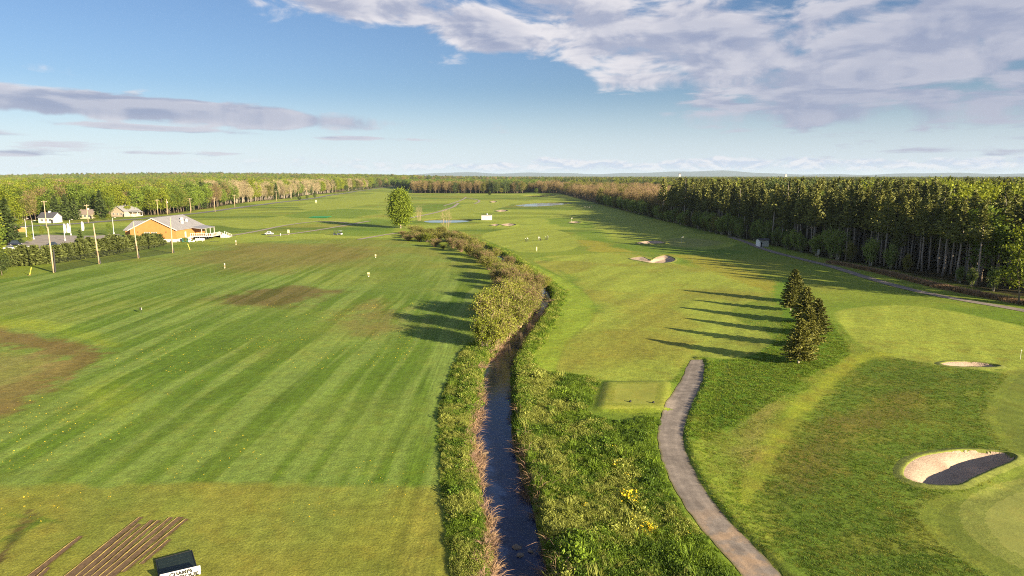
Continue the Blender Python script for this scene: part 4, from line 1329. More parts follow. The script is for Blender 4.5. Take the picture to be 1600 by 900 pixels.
def kind_scatter(name, X_, Y_, Z_, Hh, kinds, label):
    names = sorted(set(kinds)); meshes = []; start = {}
    for k_ in names: start[k_] = len(meshes); meshes += JOIN[k_]
    ix = np.array([start[k_] + rng.integers(0, len(JOIN[k_])) for k_ in kinds])
    s = Hh / 20.0
    return scatter(name, np.stack([X_, Y_, Z_], 1), rng.random(len(X_)) * 6.28, s * (1.0 + 0.35 * rng.random(len(X_))), ix, meshes, label, 'wood', szz=s)


kind_scatter('pine_wood', X_[rest], Y_[rest], zg[rest], Hh[rest], list(kinds[rest]), 'dense pine wood filling the right side to the horizon')

# leafy saplings and shrubs along the foot of the pines
edge = smooth([(115.5, 118), (113, 143), (109.5, 168), (107, 190), (103, 215), (100, 264), (93, 350), (88, 464), (85, 600), (83, 700)], 6, False)
el = np.concatenate([[0], np.cumsum(np.linalg.norm(np.diff(edge, axis=0), axis=1))])
t_ = 14.0
while t_ < el[-1] - 5:
    x_ = np.interp(t_, el, edge[:, 0]) + 2.2 + 4.0 * random.random(); y_ = np.interp(t_, el, edge[:, 1])
    near = y_ < 215
    if not (near and random.random() < 0.35):
        hgt = (4.0 + 4.5 * random.random()) if near else (5.0 + 5.0 * random.random())
        shrub('understory' if random.random() < 0.75 else 'bushy', x_, y_, hgt, 'leafy green shrub at the shaded foot of the pines' + (' near the right border' if y_ < 165 else ' behind the dry grass strip' if y_ < 215 else ' right of the white shed' if y_ < 262 else ' left of the white shed' if y_ < 330 else ' beyond the white flag' if y_ < 450 else ' at the far end'), 'shrubs along the foot of the pines', 0.55 if near else 0.72, 'edge_shrub')
    t_ += 3.6 + 3.0 * random.random() + (2.5 if near else 0)
tree('birch_tree', 'lime', 107.5, 142.5, 16.5, 'bright green birch in front of the pines at the right border', 'tree', wide=1.05)

# ------------------------------------------------------------------ left and middle woods
xx, yy = jgrid(-620, -230, 360, 1500, 6.5); s = sdf(WOOD_L, xx, yy, 10); ok = (s < -1.0) & in_view(xx, yy, 1.12)
xa, ya = xx[ok], yy[ok]
xx, yy = jgrid(-2300, -230, 360, 2600, 11.0); s = sdf(WOOD_L, xx, yy, 10); ok = (s < -1.0) & in_view(xx, yy, 1.06) & ((xx < -620) | (yy > 1500))
xb, yb = xx[ok], yy[ok]
X_ = np.concatenate([xa, xb]); Y_ = np.concatenate([ya, yb])
dep = -sdf(WOOD_L, X_, Y_, 12, -12); dep = np.where(dep > 90, 90, dep)
fr_ = np.full(len(X_), 60.0); sel = line_d(WOOD_L[:8], X_, Y_, 45); fr_ = np.minimum(fr_, sel)
Hh = 18.5 + 2.2 * rng.standard_normal(len(X_)).clip(-1.8, 1.8) + 4 * (fbm(X_, Y_, 60, 2) - 0.5)
Hh *= np.where(fr_ < 8, 0.85 + 0.2 * rng.random(len(X_)), 1.0)
mixn = fbm(X_, Y_, 55, 3) + 0.09 * rng.standard_normal(len(X_)); mix2 = fbm(X_ + 777, Y_, 40, 3) + 0.09 * rng.standard_normal(len(X_))
kinds = np.where(mixn > 0.655, 'red', np.where(mixn < 0.36, 'olive', 'leafy')).astype(object)
kinds[(mix2 > 0.60)] = 'lime'
kinds[(mix2 < 0.30)] = 'dark'
palez = ((Y_ > 650) & (Y_ < 1500) & (fr_ < 60) & (fbm(X_ + 50, Y_, 70, 2) > 0.40) & (rng.random(len(X_)) < 0.8)); kinds[palez] = 'pale'
kinds[(rng.random(len(X_)) < 0.04)] = 'spruce'
order = np.argsort(fr_ * 3.0 + Y_ * 0.06)
zg = height(X_, Y_)
rest = np.ones(len(X_), bool)
LAB = {'leafy': 'mid green leafy tree at the front of the left wood', 'lime': 'fresh yellow-green tree at the front of the left wood', 'olive': 'olive green tree at the front of the left wood',
       'red': 'reddish brown budding tree at the front of the left wood', 'pale': 'pale beige nearly bare tree at the front of the left wood', 'dark': 'dark green dense tree at the front of the left wood',
       'spruce': 'dark pointed spruce at the front of the left wood'}
for i in order[:235]:
    rest[i] = False
    tree('wood_tree', kinds[i], X_[i], Y_[i], Hh[i], LAB[kinds[i]] + (' near the cream house' if Y_[i] < 540 else ' above the clubhouse roof' if Y_[i] < 660 else ' along the near road' if Y_[i] < 850 else ' along the far road' if Y_[i] < 1200 else ' at the road end'), 'tree', 'trees at the front of the left wood', wide=1.0 + 0.3 * random.random())
kind_scatter('mixed_wood', X_[rest], Y_[rest], zg[rest], Hh[rest], list(kinds[rest]), 'mixed spring wood stretching away behind the clubhouse')

xx, yy = jgrid(-320, 90, 1080, 1750, 7.5); s = sdf(WOOD_M, xx, yy, 10); ok = (s < -0.5)
X_, Y_ = xx[ok], yy[ok]
Hh = 17 + 2.0 * rng.standard_normal(len(X_)).clip(-1.6, 1.6)
mixn = fbm(X_, Y_, 50, 3) + 0.1 * rng.standard_normal(len(X_))
kinds = np.where(mixn > 0.46, 'red', np.where(mixn < 0.36, 'dark', 'olive')).astype(object)
kinds[(Y_ > 1200)] = np.where(rng.random((Y_ > 1200).sum()) < 0.6, 'leafy', 'dark')
order = np.argsort(Y_ + 15 * rng.random(len(Y_)))
zg = height(X_, Y_); rest = np.ones(len(X_), bool)
for i in order[:64]:
    rest[i] = False
    tree('wood_tree', kinds[i], X_[i], Y_[i], Hh[i], {'red': 'reddish brown tree in the front of the distant middle wood', 'dark': 'dark tree in the front of the distant middle wood'}.get(kinds[i], 'olive green tree in the front of the distant middle wood'),
         'tree', 'trees at the front of the middle wood')
kind_scatter('middle_wood', X_[rest], Y_[rest], zg[rest], Hh[rest], list(kinds[rest]), 'distant mixed wood closing the view in the middle')
# farthest woods up to the skyline
ang = rng.uniform(-0.72, 0.72, 30000); rad = np.sqrt(rng.uniform(1650 ** 2, 6500 ** 2, 30000))
X_ = np.tan(ang) * rad * 0.93; Y_ = rad
ok = (sdf(WOOD_R, X_, Y_, 1) > 0) & (sdf(WOOD_L, X_, Y_, 1) > 0) & ~((X_ > -305) & (X_ < 70) & (Y_ < 1700))
X_, Y_ = X_[ok], Y_[ok]
Hh = 19 + 3.0 * rng.standard_normal(len(X_)).clip(-1.6, 1.6)
o = kind_scatter('far_wood', X_, Y_, height(X_, Y_), Hh, list(rng.choice(['leafy', 'dark', 'olive', 'red', 'dark'], len(X_))), 'far woods along the skyline')
# ------------------------------------------------------------------ the row of young spruces
NEAR_SPRUCE = [(conifer_mesh('young_spruce_crown', 6.5, 2.35, 0.95, L_spruce, 0.23, 13, 46, 0.19, 0.26, 0.74, 700 + i, 0.28),
                trunk_mesh('young_spruce_trunk', 6.5, 0.13, bark_pale, None, 0.1, i, 0.97)) for i in range(3)]
for i, (x_, y_, H_, lab) in enumerate([
        (41.2, 95.2, 6.5, 'nearest young spruce of the row, its pale bare trunk foot in the grass'),
        (46.2, 103.8, 6.3, 'second young spruce from the front of the row beside the fairway'),
        (51.3, 112.4, 6.4, 'third young spruce from the front, bulging furthest right in the row'),
        (53.8, 122.7, 6.6, 'fourth young spruce from the front of the row beside the fairway'),
        (55.6, 133.8, 5.4, 'fifth young spruce from the front, half hidden behind its neighbours'),
        (60.4, 144.0, 7.1, 'farthest young spruce of the row with its whole left side free')]):
    cm_, tm_ = NEAR_SPRUCE[i % 3]
    o = empty('young_spruce', (x_, y_, hz(x_, y_)), 1.1 * i, H_ / 6.5)
    inst('trunk', tm_, o); inst('crown', cm_, o)
    tag(o, lab, 'spruce tree', 'young spruces in a row beside the fairway')

# ------------------------------------------------------------------ shrubs along the brook
SH = [(756, 546, 5.2, 'fresh', .8), (772, 541, 6.2, 'willow', .95), (792, 524, 6.4, 'willow', .9), (768, 520, 6.6, 'willow', 1), (811, 507, 6.4, 'willow', .9), (788, 494, 6.6, 'willow', 1),
      (825, 492, 5.8, 'twiggy', .9), (804, 474, 6.4, 'willow', 1), (837, 474, 5.2, 'twiggy', .9), (818, 458, 5.8, 'twiggy', 1), (786, 470, 5.6, 'twiggy', 1), (798, 447, 5.8, 'twiggy', 1.05),
      (782, 433, 4.0, 'twiggy', 1.1), (764, 421, 4.0, 'willow', 1.1), (750, 409, 4.0, 'bushy', 1.1), (735, 401, 3.7, 'bushy', 1.1), (721, 394, 4.3, 'twiggy', 1.1), (707, 388, 4.0, 'twiggy', 1.1),
      (693, 390, 1.9, 'fresh', 1.2), (702, 378, 4.3, 'bushy', 1.1), (683, 377, 4.1, 'bushy', 1.2), (667, 378, 3.7, 'fresh', 1.2), (655, 377, 3.7, 'twiggy', 1.2), (643, 372, 3.4, 'willow', 1.2),
      (630, 368, 2.2, 'twiggy', 1.5), (690, 366, 3.7, 'bushy', 1.2), (722, 379, 4.1, 'willow', 1.1), (746, 393, 4.0, 'willow', 1.0), (815, 437, 4.0, 'willow', 1.0), (838, 456, 5.0, 'twiggy', 1.0),
      (772, 406, 3.7, 'willow', 1.0), (796, 420, 3.7, 'twiggy', 1.0), (712, 371, 3.4, 'bushy', 1.1), (672, 367, 3.1, 'bushy', 1.2), (764, 500, 5.6, 'fresh', .8), (852, 448, 3.6, 'willow', .9), (735, 386, 4.2, 'willow', 1.1), (705, 376, 4.4, 'twiggy', 1.1), (660, 371, 4.2, 'bushy', 1.2), (680, 386, 3.2, 'twiggy', 1.2), (716, 386, 4.4, 'bushy', 1.1),
      (742, 401, 4.2, 'twiggy', 1.0), (758, 412, 4.0, 'twiggy', 1.0), (790, 438, 4.6, 'willow', 1.0), (775, 444, 4.6, 'twiggy', 1.0), (638, 376, 2.6, 'twiggy', 1.6), (650, 366, 4.0, 'willow', 1.3)]
SLAB = {'willow': 'yellow-green leafing willow shrub in the thicket along the brook', 'twiggy': 'brownish half bare twiggy shrub in the thicket along the brook',
        'bushy': 'dark olive bushy shrub in the thicket along the brook', 'fresh': 'bright fresh green shrub in the thicket along the brook'}
for i, (px, py, H_, kd, wd) in enumerate(SH):
    x_, y_ = g(px, py)
    lab = SLAB[kd] + (', nearest part' if py > 480 else ', middle part' if py > 425 else ', by the tall tree' if px < 700 else ', far part')
    H_ *= 1.0 if py > 490 else 0.86
    if py < 441: H_ *= 1.15; wd *= 1.3
    if i == 0: lab = 'bright green shrub at the near left corner of the brook thicket'
    if i == 1: lab = 'nearest yellow-green willow shrub, above the brown bare bank of the brook'
    if i == 18: lab = 'small round bright green bush on the range side of the thicket'
    if i == 24: lab = 'low reddish brush at the foot of the big green tree'
    shrub(kd, x_, y_, H_, lab, 'shrubs along the brook', wd * 1.08, 'brook_shrub', z=max(hz(x_, y_), -0.25))

# the tall tree by the brook, bare birches, scattered course trees
cmB, tipsB = crown_mesh('big_tree_crown', 20.5, 5.0, 1.6, L_poplar, 260, 80, 0.5, 'column', 900, hollow=0.55, spread=0.15)
x_, y_ = g(626, 357)
o = empty('poplar_tree', (x_, y_, hz(x_, y_)))
inst('trunk', trunk_mesh('big_tree_trunk', 20, 0.32, bark_pale, tipsB, 0.4, 900, 0.85, 30), o); inst('crown', cmB, o)
tag(o, 'tall bright green columnar tree standing alone at the brook', 'tree')
mb = MB()
for i in range(6):
    a_ = i * 1.05; b0 = np.array([math.cos(a_) * 0.8, math.sin(a_) * 0.8, -0.2]); t0 = np.array([math.cos(a_) * 2.0, math.sin(a_) * 2.0, 9.5 + random.random()])
    mb.tube([b0, (b0 + t0) / 2 + np.array([.1, .1, 0]), t0], [0.085, 0.06, 0.015], 5)
v, f = twig_mesh('t', 10.8, 2.5, 1.5, None, 520, 1.1, 0.022, 5)
for px, py, sc_, lab in ((697, 362, 1.05, 'clump of bare pale birch stems in front of the small pond'), (655, 345, 0.85, 'small bare pale tree right of the tall green tree')):
    x_, y_ = g(px, py); o = empty('bare_birch', (x_, y_, hz(x_, y_)), px, sc_)
    mb.build('trunk', twig_tan, o)
    inst('crown', mesh_from('birch_twigs', v, [f], [twig_tan]), o)
    tag(o, lab, 'tree')
for px, py, H_, kd, lab in [(865, 300, 8, 'dark', 'dark small tree left of the gap in the middle wood'), (765, 305, 8, 'spruce', 'small dark tree alone before the gap in the middle wood'),
                            (783, 303, 9, 'olive', 'small olive tree alone before the gap in the middle wood'), (838, 304, 9, 'leafy', 'green tree at the near edge of the far pond')]:
    x_, y_ = g(px, py); tree('course_tree', kd, x_, y_, H_, lab, 'tree', wide=1.5)
for px, py, H_, kd, wd, lab in [(468, 314, 6, 'dark', 1.8, 'round dark bush alone beside the road, nearest of three'), (480, 311, 6, 'dark', 1.8, 'round dark bush beside the road, middle of three'),
                                (492, 309, 8, 'dark', 1.8, 'larger dark bush beside the road, farthest of three'), (541, 301, 13, 'dark', 1.7, 'big dark conifer beside the far road'),
                                (584, 296, 14, 'dark', 1.5, 'dark round tree near the end of the road')]:
    x_, y_ = g(px, py); tree('roadside_tree', kd, x_, y_, H_, lab, 'tree', wide=wd)
for i in range(9):
    x_, y_ = g(548 + i * 6.0, 300 - i * 0.85); tree('roadside_shrub', 'dark', x_, y_, 6 + 2 * random.random(), 'low dark bush in the line along the far road', 'shrub', 'bushes along the far road', wide=2.0)

# ------------------------------------------------------------------ left: hedge and garden trees
hp = smooth([g(*p) for p in [(-70, 428), (20, 418), (85, 413), (135, 406), (185, 399), (225, 392), (262, 385)]], 8, False)
hl_ = np.concatenate([[0], np.cumsum(np.linalg.norm(np.diff(hp, axis=0), axis=1))])
t_ = 0.0
while t_ < hl_[-1]:
    x_ = np.interp(t_, hl_, hp[:, 0]) - 2.6; y_ = np.interp(t_, hl_, hp[:, 1]) + 2.0
    s_ = (0.9 + 0.2 * random.random()) * (0.76 + 0.36 * math.sin(math.pi * min(1.0, t_ / hl_[-1])))
    o = empty('hedge_conifer', (x_, y_, hz(x_, y_)), random.random() * 6.28, (s_ * 1.1, s_ * 1.1, s_))
    inst('trunk', HEDGE_T, o); inst('crown', random.choice(HEDGE), o)
    tag(o, 'dense dark green hedge conifer ' + ('left of the first range pole' if y_ < 198 else 'between the first and second range poles' if y_ < 218 else 'between the second and third range poles' if y_ < 236 else 'nearest the clubhouse wall'), 'conifer', 'conifers of the hedge along the range')
    t_ += 2.9 + 0.5 * random.random()
GARDEN = [(24, 368, 17, 'lime', 1.2, 'bright green tree behind the big dark spruce at the left edge'), (2, 380, 19, 'lime', 1.2, 'tall bright green tree rising at the left edge behind the cars'), (-14, 412, 15, 'leafy', 1.3, 'green tree cut by the left edge at the hedge'),
          (14, 383, 18, 'spruce', 1.4, 'big dark spruce over the parked white cars at the left edge'), (-20, 405, 19, 'lime', 1.3, 'bright green tree cut by the left edge above the cars'),
          (-10, 425, 10, 'lime', 1.5, 'low bright green tree at the left edge by the hedge end'), (3, 430, 7, 'dark', 1.6, 'dark bush below the bright tree at the left edge'),
          (14, 362, 22, 'lime', 1.3, 'tall bright yellow-green tree at the left edge before the wood'), (50, 350, 19, 'red', 0.9, 'tall brown bare tree left of the white house'),
          (88, 345.5, 15, 'spruce', 1.5, 'broad dark pine right of the white house'), (104, 345, 16, 'spruce', 1.4, 'second broad dark pine right of the white house'), (118, 344.5, 14, 'spruce', 1.5, 'dark pine nearest the shaded gap in the garden row'),
          (135, 341, 15, 'dark', 1.5, 'bluish green round tree behind the half hidden house'), (158, 341.5, 18, 'spruce', 1.3, 'tall dark spruce left of the cream house'),
          (170, 345, 4, 'lime', 2.0, 'low clipped green hedge plant at the road'), (150, 347, 4, 'lime', 2.2, 'low green bush at the road by the half hidden house'), (66, 370, 5, 'lime', 0.9, 'small young yellowish tree on the parking island'),
          (47, 382, 5, 'lime', 0.9, 'small young tree beside the parked white cars'), (171, 368, 6, 'leafy', 0.9, 'slender young green tree left of the clubhouse'), (128, 395, 8.2, 'spruce', 1.5, 'pointed conifer standing taller than the hedge'),
          (290, 380, 2.4, 'lime', 1.5, 'small round green bush at the clubhouse side door'), (36, 352, 16, 'olive', 1.2, 'olive tree behind the orange notice board'), (-40, 372, 20, 'leafy', 1.3, 'green tree outside the left edge by the car park')]
for px, py, H_, kd, wd, lab in GARDEN:
    x_, y_ = g(px, py); tree('garden_tree', kd, x_, y_, H_, lab, 'tree' if H_ > 4.5 else 'bush', wide=wd)

# ------------------------------------------------------------------ grass and weeds
def tuft(name, m, h, r, n, seed, w=0.025, lean=0.5):
    rr = np.random.default_rng(seed)
    a = rr.random(n) * 6.283; q = r * np.sqrt(rr.random(n)); hh = h * (0.55 + 0.6 * rr.random(n))
    B = np.stack([np.cos(a) * q, np.sin(a) * q, np.full(n, -0.03)], 1)
    d = np.stack([np.cos(a + rr.normal(size=n)), np.sin(a + rr.normal(size=n)), np.zeros(n)], 1) * (lean * hh)[:, None]
    sd = np.stack([-d[:, 1], d[:, 0], 0 * a], 1); sd /= np.linalg.norm(sd, axis=1)[:, None] + 1e-9; sd *= w
    M_ = B + d * 0.35 + np.array([0, 0, 1]) * (hh * 0.62)[:, None]; T = B + d + np.array([0, 0, 1]) * hh[:, None]
    v = np.stack([B - sd, B + sd, M_ + sd * 0.8, M_ - sd * 0.8, T], 1).reshape(-1, 3)
    i5 = np.arange(n)[:, None] * 5
    return mesh_from(name, v, [i5 + np.array([0, 1, 2, 3]), i5 + np.array([3, 2, 4])], [m])


def weed(name, m, h, r, n, leaf, seed):
    rr = np.random.default_rng(seed)
    P = rr.normal(size=(n, 3)) * np.array([r * 0.5, r * 0.5, h * 0.3]); P[:, 2] = np.abs(P[:, 2]) + 0.1 * h + h * 0.45 * rr.random(n)
    v, f = leaf_cloud(P, leaf, elong=1.5, rr=rr)
    return mesh_from(name, v, [f], [m])


G_a = leaf_mat('blade_green', (0.13, 0.22, 0.02), (0.21, 0.30, 0.03), 0.4, 0.2)
G_b = leaf_mat('blade_yellow', (0.27, 0.32, 0.05), (0.37, 0.39, 0.10), 0.4, 0.2)
G_c = leaf_mat('blade_deep', (0.08, 0.15, 0.015), (0.12, 0.195, 0.02), 0.35, 0.2)
G_d = leaf_mat('blade_dead', (0.22, 0.145, 0.075), (0.33, 0.22, 0.12), 0.1, 0.25)
G_e = leaf_mat('blade_rough', (0.15, 0.18, 0.022), (0.24, 0.25, 0.035), 0.35, 0.25)
tall_meshes = [tuft('t', G_a, 0.55, 0.30, 44, 1, 0.016), tuft('t', G_a, 0.45, 0.28, 44, 2, 0.016), weed('w', G_a, 0.45, 0.36, 110, 0.085, 3),       # 0-2 green
               tuft('t', G_b, 0.55, 0.28, 44, 4, 0.016), weed('w', G_b, 0.5, 0.34, 110, 0.075, 5),                                            # 3-4 yellow
               tuft('t', G_c, 0.5, 0.30, 44, 6, 0.016), weed('w', G_c, 0.42, 0.36, 110, 0.085, 7)]                                            # 5-6 deep


def fill(poly, dens, keep=None):
    x0, y0 = poly.min(0); x1, y1 = poly.max(0)
    n = int((x1 - x0) * (y1 - y0) * dens)
    x = rng.uniform(x0, x1, n); y = rng.uniform(y0, y1, n)
    ok = sdf(poly, x, y, 2) + (vnoise(x, y, 0.8) - 0.5) * 0.5 < 0
    return x[ok], y[ok]


def grass_field(name, poly, dens, label, yellow_bias, size):
    x, y = fill(poly, dens)
    ok = (y > 36) & (sdf(CREEK, x, y, 2) > 0.35); x, y = x[ok], y[ok]
    n = fbm(x, y, 3.5, 3) + yellow_bias(x, y); n2 = fbm(x + 60, y + 9, 2.2, 3) + 0.12 * rng.standard_normal(len(x))
    ix = np.where(n + 0.10 * rng.standard_normal(len(x)) > 0.56, rng.integers(3, 5, len(x)), np.where(n2 > 0.5, rng.integers(5, 7, len(x)), rng.integers(0, 3, len(x))))
    s = size * (0.3 + 0.75 * fbm(x, y, 1.3, 2) + 0.7 * fbm(x + 31, y, 5.0, 2)) * (0.7 + 0.6 * rng.random(len(x)))
    s = np.where(rng.random(len(x)) < 0.02, s * 1.7, s) * (0.55 + 0.45 * sst(0.0, 0.9, -sdf(poly, x, y, 2)))
    scatter(name, np.stack([x, y, height(x, y)], 1), rng.random(len(x)) * 6.28, s, ix, tall_meshes, label, 'grass', tilt=rng.normal(size=len(x)) * 0.15)


grass_field('bank_grass', TALL_L, 30, 'tall weedy grass strip on the left bank of the brook', lambda x, y: -0.02 * np.ones(len(x)), 0.6)
grass_field('meadow_grass', TALL_R, 17, 'weedy meadow with pale clumps between brook and cart path',
            lambda x, y: 0.16 * np.exp(-((x - (6.5 + 0.13 * (62 - y))) / 4.0) ** 2) - 0.10 * (x > 14 + 0.22 * (55 - y)) - 0.09, 0.82)
# short dense verge on the bank top further up the brook
vx = np.concatenate([cl[(cl[:, 1] > 80) & (cl[:, 1] < 330)] + [-1.6, 0], cr[(cr[:, 1] > 80) & (cr[:, 1] < 330)] + [1.6, 0]])
k_ = rng.integers(0, len(vx), 6500); px_ = vx[k_] + rng.normal(size=(6500, 2)) * np.array([0.8, 2.2])
px_ = px_[sdf(CREEK, px_[:, 0], px_[:, 1], 3) > 0.2]
scatter('verge_grass', np.concatenate([px_, height(px_[:, 0], px_[:, 1])[:, None]], 1), rng.random(len(px_)) * 6.28, 0.8 + 0.7 * rng.random(len(px_)), rng.integers(0, 7, len(px_)), tall_meshes, 'fringe of long grass on the upper banks of the brook', 'grass')
# rough turf in the right foreground
rough_m = [tuft('t', G_e, 0.13, 0.26, 30, 11, 0.016, 0.9), tuft('t', G_c, 0.15, 0.26, 30, 12, 0.016, 0.9), tuft('t', G_b, 0.12, 0.22, 26, 13, 0.015, 0.9), tuft('t', G_a, 0.15, 0.26, 30, 14, 0.016, 0.9)]
n = 75000
yv = 40 + 85 * rng.random(n) ** 1.5; xv = rng.uniform(14, 100, n)
ok = (xv < 0.8 * yv + 4) & (sdf(PATH, xv, yv, 2) > 0.15) & (sdf(TALL_R, xv, yv, 2) > 0) & (sdf(TEE_TOP, xv, yv, 4) > 1.6)
for p in FRINGE + GREEN + FAIR + [MOWN] + [b[0] for b in BUNK]: ok &= sdf(p, xv, yv, 2) > 0.12
pathx = np.interp(yv, [40, 50, 60, 75, 95, 100], [22, 16, 14, 14, 19, 20]); ok &= xv > pathx
ok &= ~((yv > 100) & (xv < 36))
xv, yv = xv[ok], yv[ok]
nn = fbm(xv, yv, 4, 3) + 0.08 * rng.standard_normal(len(xv))
ok2 = sdf(LIT_BAND, xv, yv, 2) > 0; xv, yv, nn = xv[ok2], yv[ok2], nn[ok2]
lush = sdf(GP([(1105, 568), (1160, 562), (1210, 540), (1222, 500), (1205, 450), (1240, 440), (1290, 500), (1328, 556), (1260, 592), (1200, 640), (1090, 690), (1075, 660), (1100, 600)], 3), xv, yv, 2) < 0
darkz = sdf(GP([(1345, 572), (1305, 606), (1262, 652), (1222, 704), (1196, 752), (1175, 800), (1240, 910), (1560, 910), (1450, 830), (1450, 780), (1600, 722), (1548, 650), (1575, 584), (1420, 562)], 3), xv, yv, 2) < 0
ix = np.where(lush, rng.choice([1, 3, 3, 0], len(xv)), np.where(darkz, np.where(nn > 0.60, 0, rng.choice([1, 1, 0], len(xv))), np.where(nn > 0.54, 2, np.where(nn < 0.46, 3, 0))))  # darker tufts carry on the painted shade beyond the ridge
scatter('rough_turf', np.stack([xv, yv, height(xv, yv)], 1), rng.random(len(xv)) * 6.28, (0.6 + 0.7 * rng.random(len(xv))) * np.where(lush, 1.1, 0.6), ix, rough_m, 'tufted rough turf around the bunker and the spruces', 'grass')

# dead reeds and brush on the bare banks
def brush(name, m, n, seed, L=0.9):
    rr = np.random.default_rng(seed)
    a = rr.random(n) * 6.283; el = 0.1 + 0.9 * rr.random(n)
    d = np.stack([np.cos(a) * np.cos(el), np.sin(a) * np.cos(el), np.sin(el)], 1)
    B = rr.normal(size=(n, 3)) * np.array([0.18, 0.18, 0.0]); T = B + d * (L * (0.5 + 0.7 * rr.random(n)))[:, None]
    M_ = (B + T) / 2 + np.array([0, 0, 0.10])
    T[:, 2] -= 0.12
    s = np.cross(d, rr.normal(size=(n, 3))); s /= np.linalg.norm(s, axis=1)[:, None]; s *= 0.012
    v = np.stack([B - s, B + s, M_ + s, M_ - s, T], 1).reshape(-1, 3); i5 = np.arange(n)[:, None] * 5
    return mesh_from(name, v, [i5 + np.array([0, 1, 2, 3]), i5 + np.array([3, 2, 4])], [m])


bru = [brush('b', G_d, 34, 21), brush('b', twig_red, 30, 22, 1.2), brush('b', G_d, 24, 23, 0.7)]
pts = []
for ln, sg in ((cl, -1), (cr, 1)):
    seg = ln[(ln[:, 1] > 36) & (ln[:, 1] < 150)]
    dl = np.concatenate([[0], np.cumsum(np.linalg.norm(np.diff(seg, axis=0), axis=1))])
    n = 520 if sg < 0 else 300
    t = rng.random(n) * dl[-1]
    x = np.interp(t, dl, seg[:, 0]) + sg * (rng.random(n) * 1.25 - 0.1); y = np.interp(t, dl, seg[:, 1])
    kp = fbm(x, y, 4.0, 2) > (0.45 if sg < 0 else 0.5)
    pts.append(np.stack([x[kp], y[kp]], 1))
pts = np.concatenate(pts); zz = np.maximum(height(pts[:, 0], pts[:, 1]), WATER_Z - 0.05)
scatter('dead_reeds', np.concatenate([pts, zz[:, None]], 1), rng.random(len(pts)) * 6.28, 0.7 + 0.8 * rng.random(len(pts)), rng.integers(0, 3, len(pts)), bru, 'brown dead reeds and brush hanging over the brook edges', 'reeds')

# the strip of dry grass along the foot of the pines
n = 5200; dl = np.concatenate([[0], np.cumsum(np.linalg.norm(np.diff(strip, axis=0), axis=1))]); t = rng.random(n) * dl[-1]
x = np.interp(t, dl, strip[:, 0]) + rng.normal(size=n) * 0.8; y = np.interp(t, dl, strip[:, 1])
scatter('dry_grass', np.stack([x, y, height(x, y)], 1), rng.random(n) * 6.28, 1.0 + 0.8 * rng.random(n), rng.integers(0, 2, n), [tuft('t', G_d, 0.55, 0.3, 30, 61, 0.02), tuft('t', G_d, 0.45, 0.3, 30, 62, 0.02)], 'strip of dry tan grass along the foot of the pines', 'grass')

# yellow flowers: big clumps in the meadow, dandelions in the range turf
yel = mat('yellow_petals', (0.80, 0.58, 0.02), 0.7)
flw = [weed('f', yel, 0.75, 0.5, 46, 0.10, 31 + i) for i in range(2)]; stm = [tuft('t', G_a, 0.6, 0.35, 30, 41 + i) for i in range(2)]
for i, (px, py, s_) in enumerate([(983, 776, 1.25), (990, 782, .9), (977, 771, .8), (964, 727, .9), (979, 742, .7), (958, 698, .6), (990, 808, .8), (1012, 828, 1.0), (1014, 820, .7), (1024, 824, .6), (914, 786, .5), (896, 762, .45), (955, 708, .5), (1078, 830, .5)]):
    x_, y_ = g(px, py, 0.4); o = empty('flower_clump', (x_, y_, hz(x_, y_)), i * 1.3, s_ * 1.15)
    inst('stems', stm[i % 2], o); inst('blossom', flw[i % 2], o)
    tag(o, 'largest clump of yellow flowers in the weedy meadow' if i == 0 else 'clump of yellow flowers among the meadow weeds left of the cart path', 'flowers', 'yellow flower clumps in the meadow')
dn = leaf_mat('dandelion', (0.75, 0.52, 0.02), (0.85, 0.65, 0.05), 0.1, 0.1)
dm = [weed('d', dn, 0.03, 0.12, 2, 0.055, 51), weed('d', dn, 0.03, 0.25, 3, 0.05, 52)]
n = 9000; xd = rng.uniform(-60, -5, n); yd = 50 + 95 * rng.random(n)
ok = (xd > -0.8 * yd) & (fbm(xd + 11, yd, 9, 3) > 0.56) & (sdf(TALL_L, xd, yd, 3) > 0.5) & (rng.random(n) < 0.4); xd, yd = xd[ok], yd[ok]
scatter('dandelions', np.stack([xd, yd, height(xd, yd) + 0.02], 1), rng.random(len(xd)) * 6.28, 0.45 + 0.5 * rng.random(len(xd)), rng.integers(0, 2, len(xd)), dm, 'yellow dandelions dotted through the range turf', 'flowers')

# stones in the brook
stone_m = mat('wet_stone', (0.16, 0.125, 0.09), 0.6, 0.4, 4.0, bump=0.03, bscale=6)
for i, (px, py, w_, lab) in enumerate([(809, 856, 0.62, 'flat angular stone in the brook, upper of the pair'), (813, 868, 0.55, 'paler flat stone in the brook just below the angular one'), (829, 862, 0.4, 'small stone in the brook at the right bank'), (755, 708, 0.8, 'brown mud lump at the left edge of the brook'), (793, 622, 0.5, 'mud clod at the right edge of the upper brook')]):
    x_, y_ = g(px, py, WATER_Z)
    bm = bmesh.new(); bmesh.ops.create_icosphere(bm, subdivisions=2, radius=0.5)
    for v_ in bm.verts: v_.co *= 1 + 0.28 * math.sin(9 * v_.co.x + 3 * i) * math.cos(7 * v_.co.y + i)
    bmesh.ops.scale(bm, vec=(w_ * 1.3, w_, 0.4 * w_), verts=bm.verts)
    me = bpy.data.meshes.new('stone'); bm.to_mesh(me); bm.free(); me.materials.append(stone_m)
    o = bpy.data.objects.new('brook_stone', me); C.objects.link(o); o.location = (x_, y_, WATER_Z + 0.02); o.rotation_euler = (0.1, 0.15, i)
    tag(o, lab, 'stone')
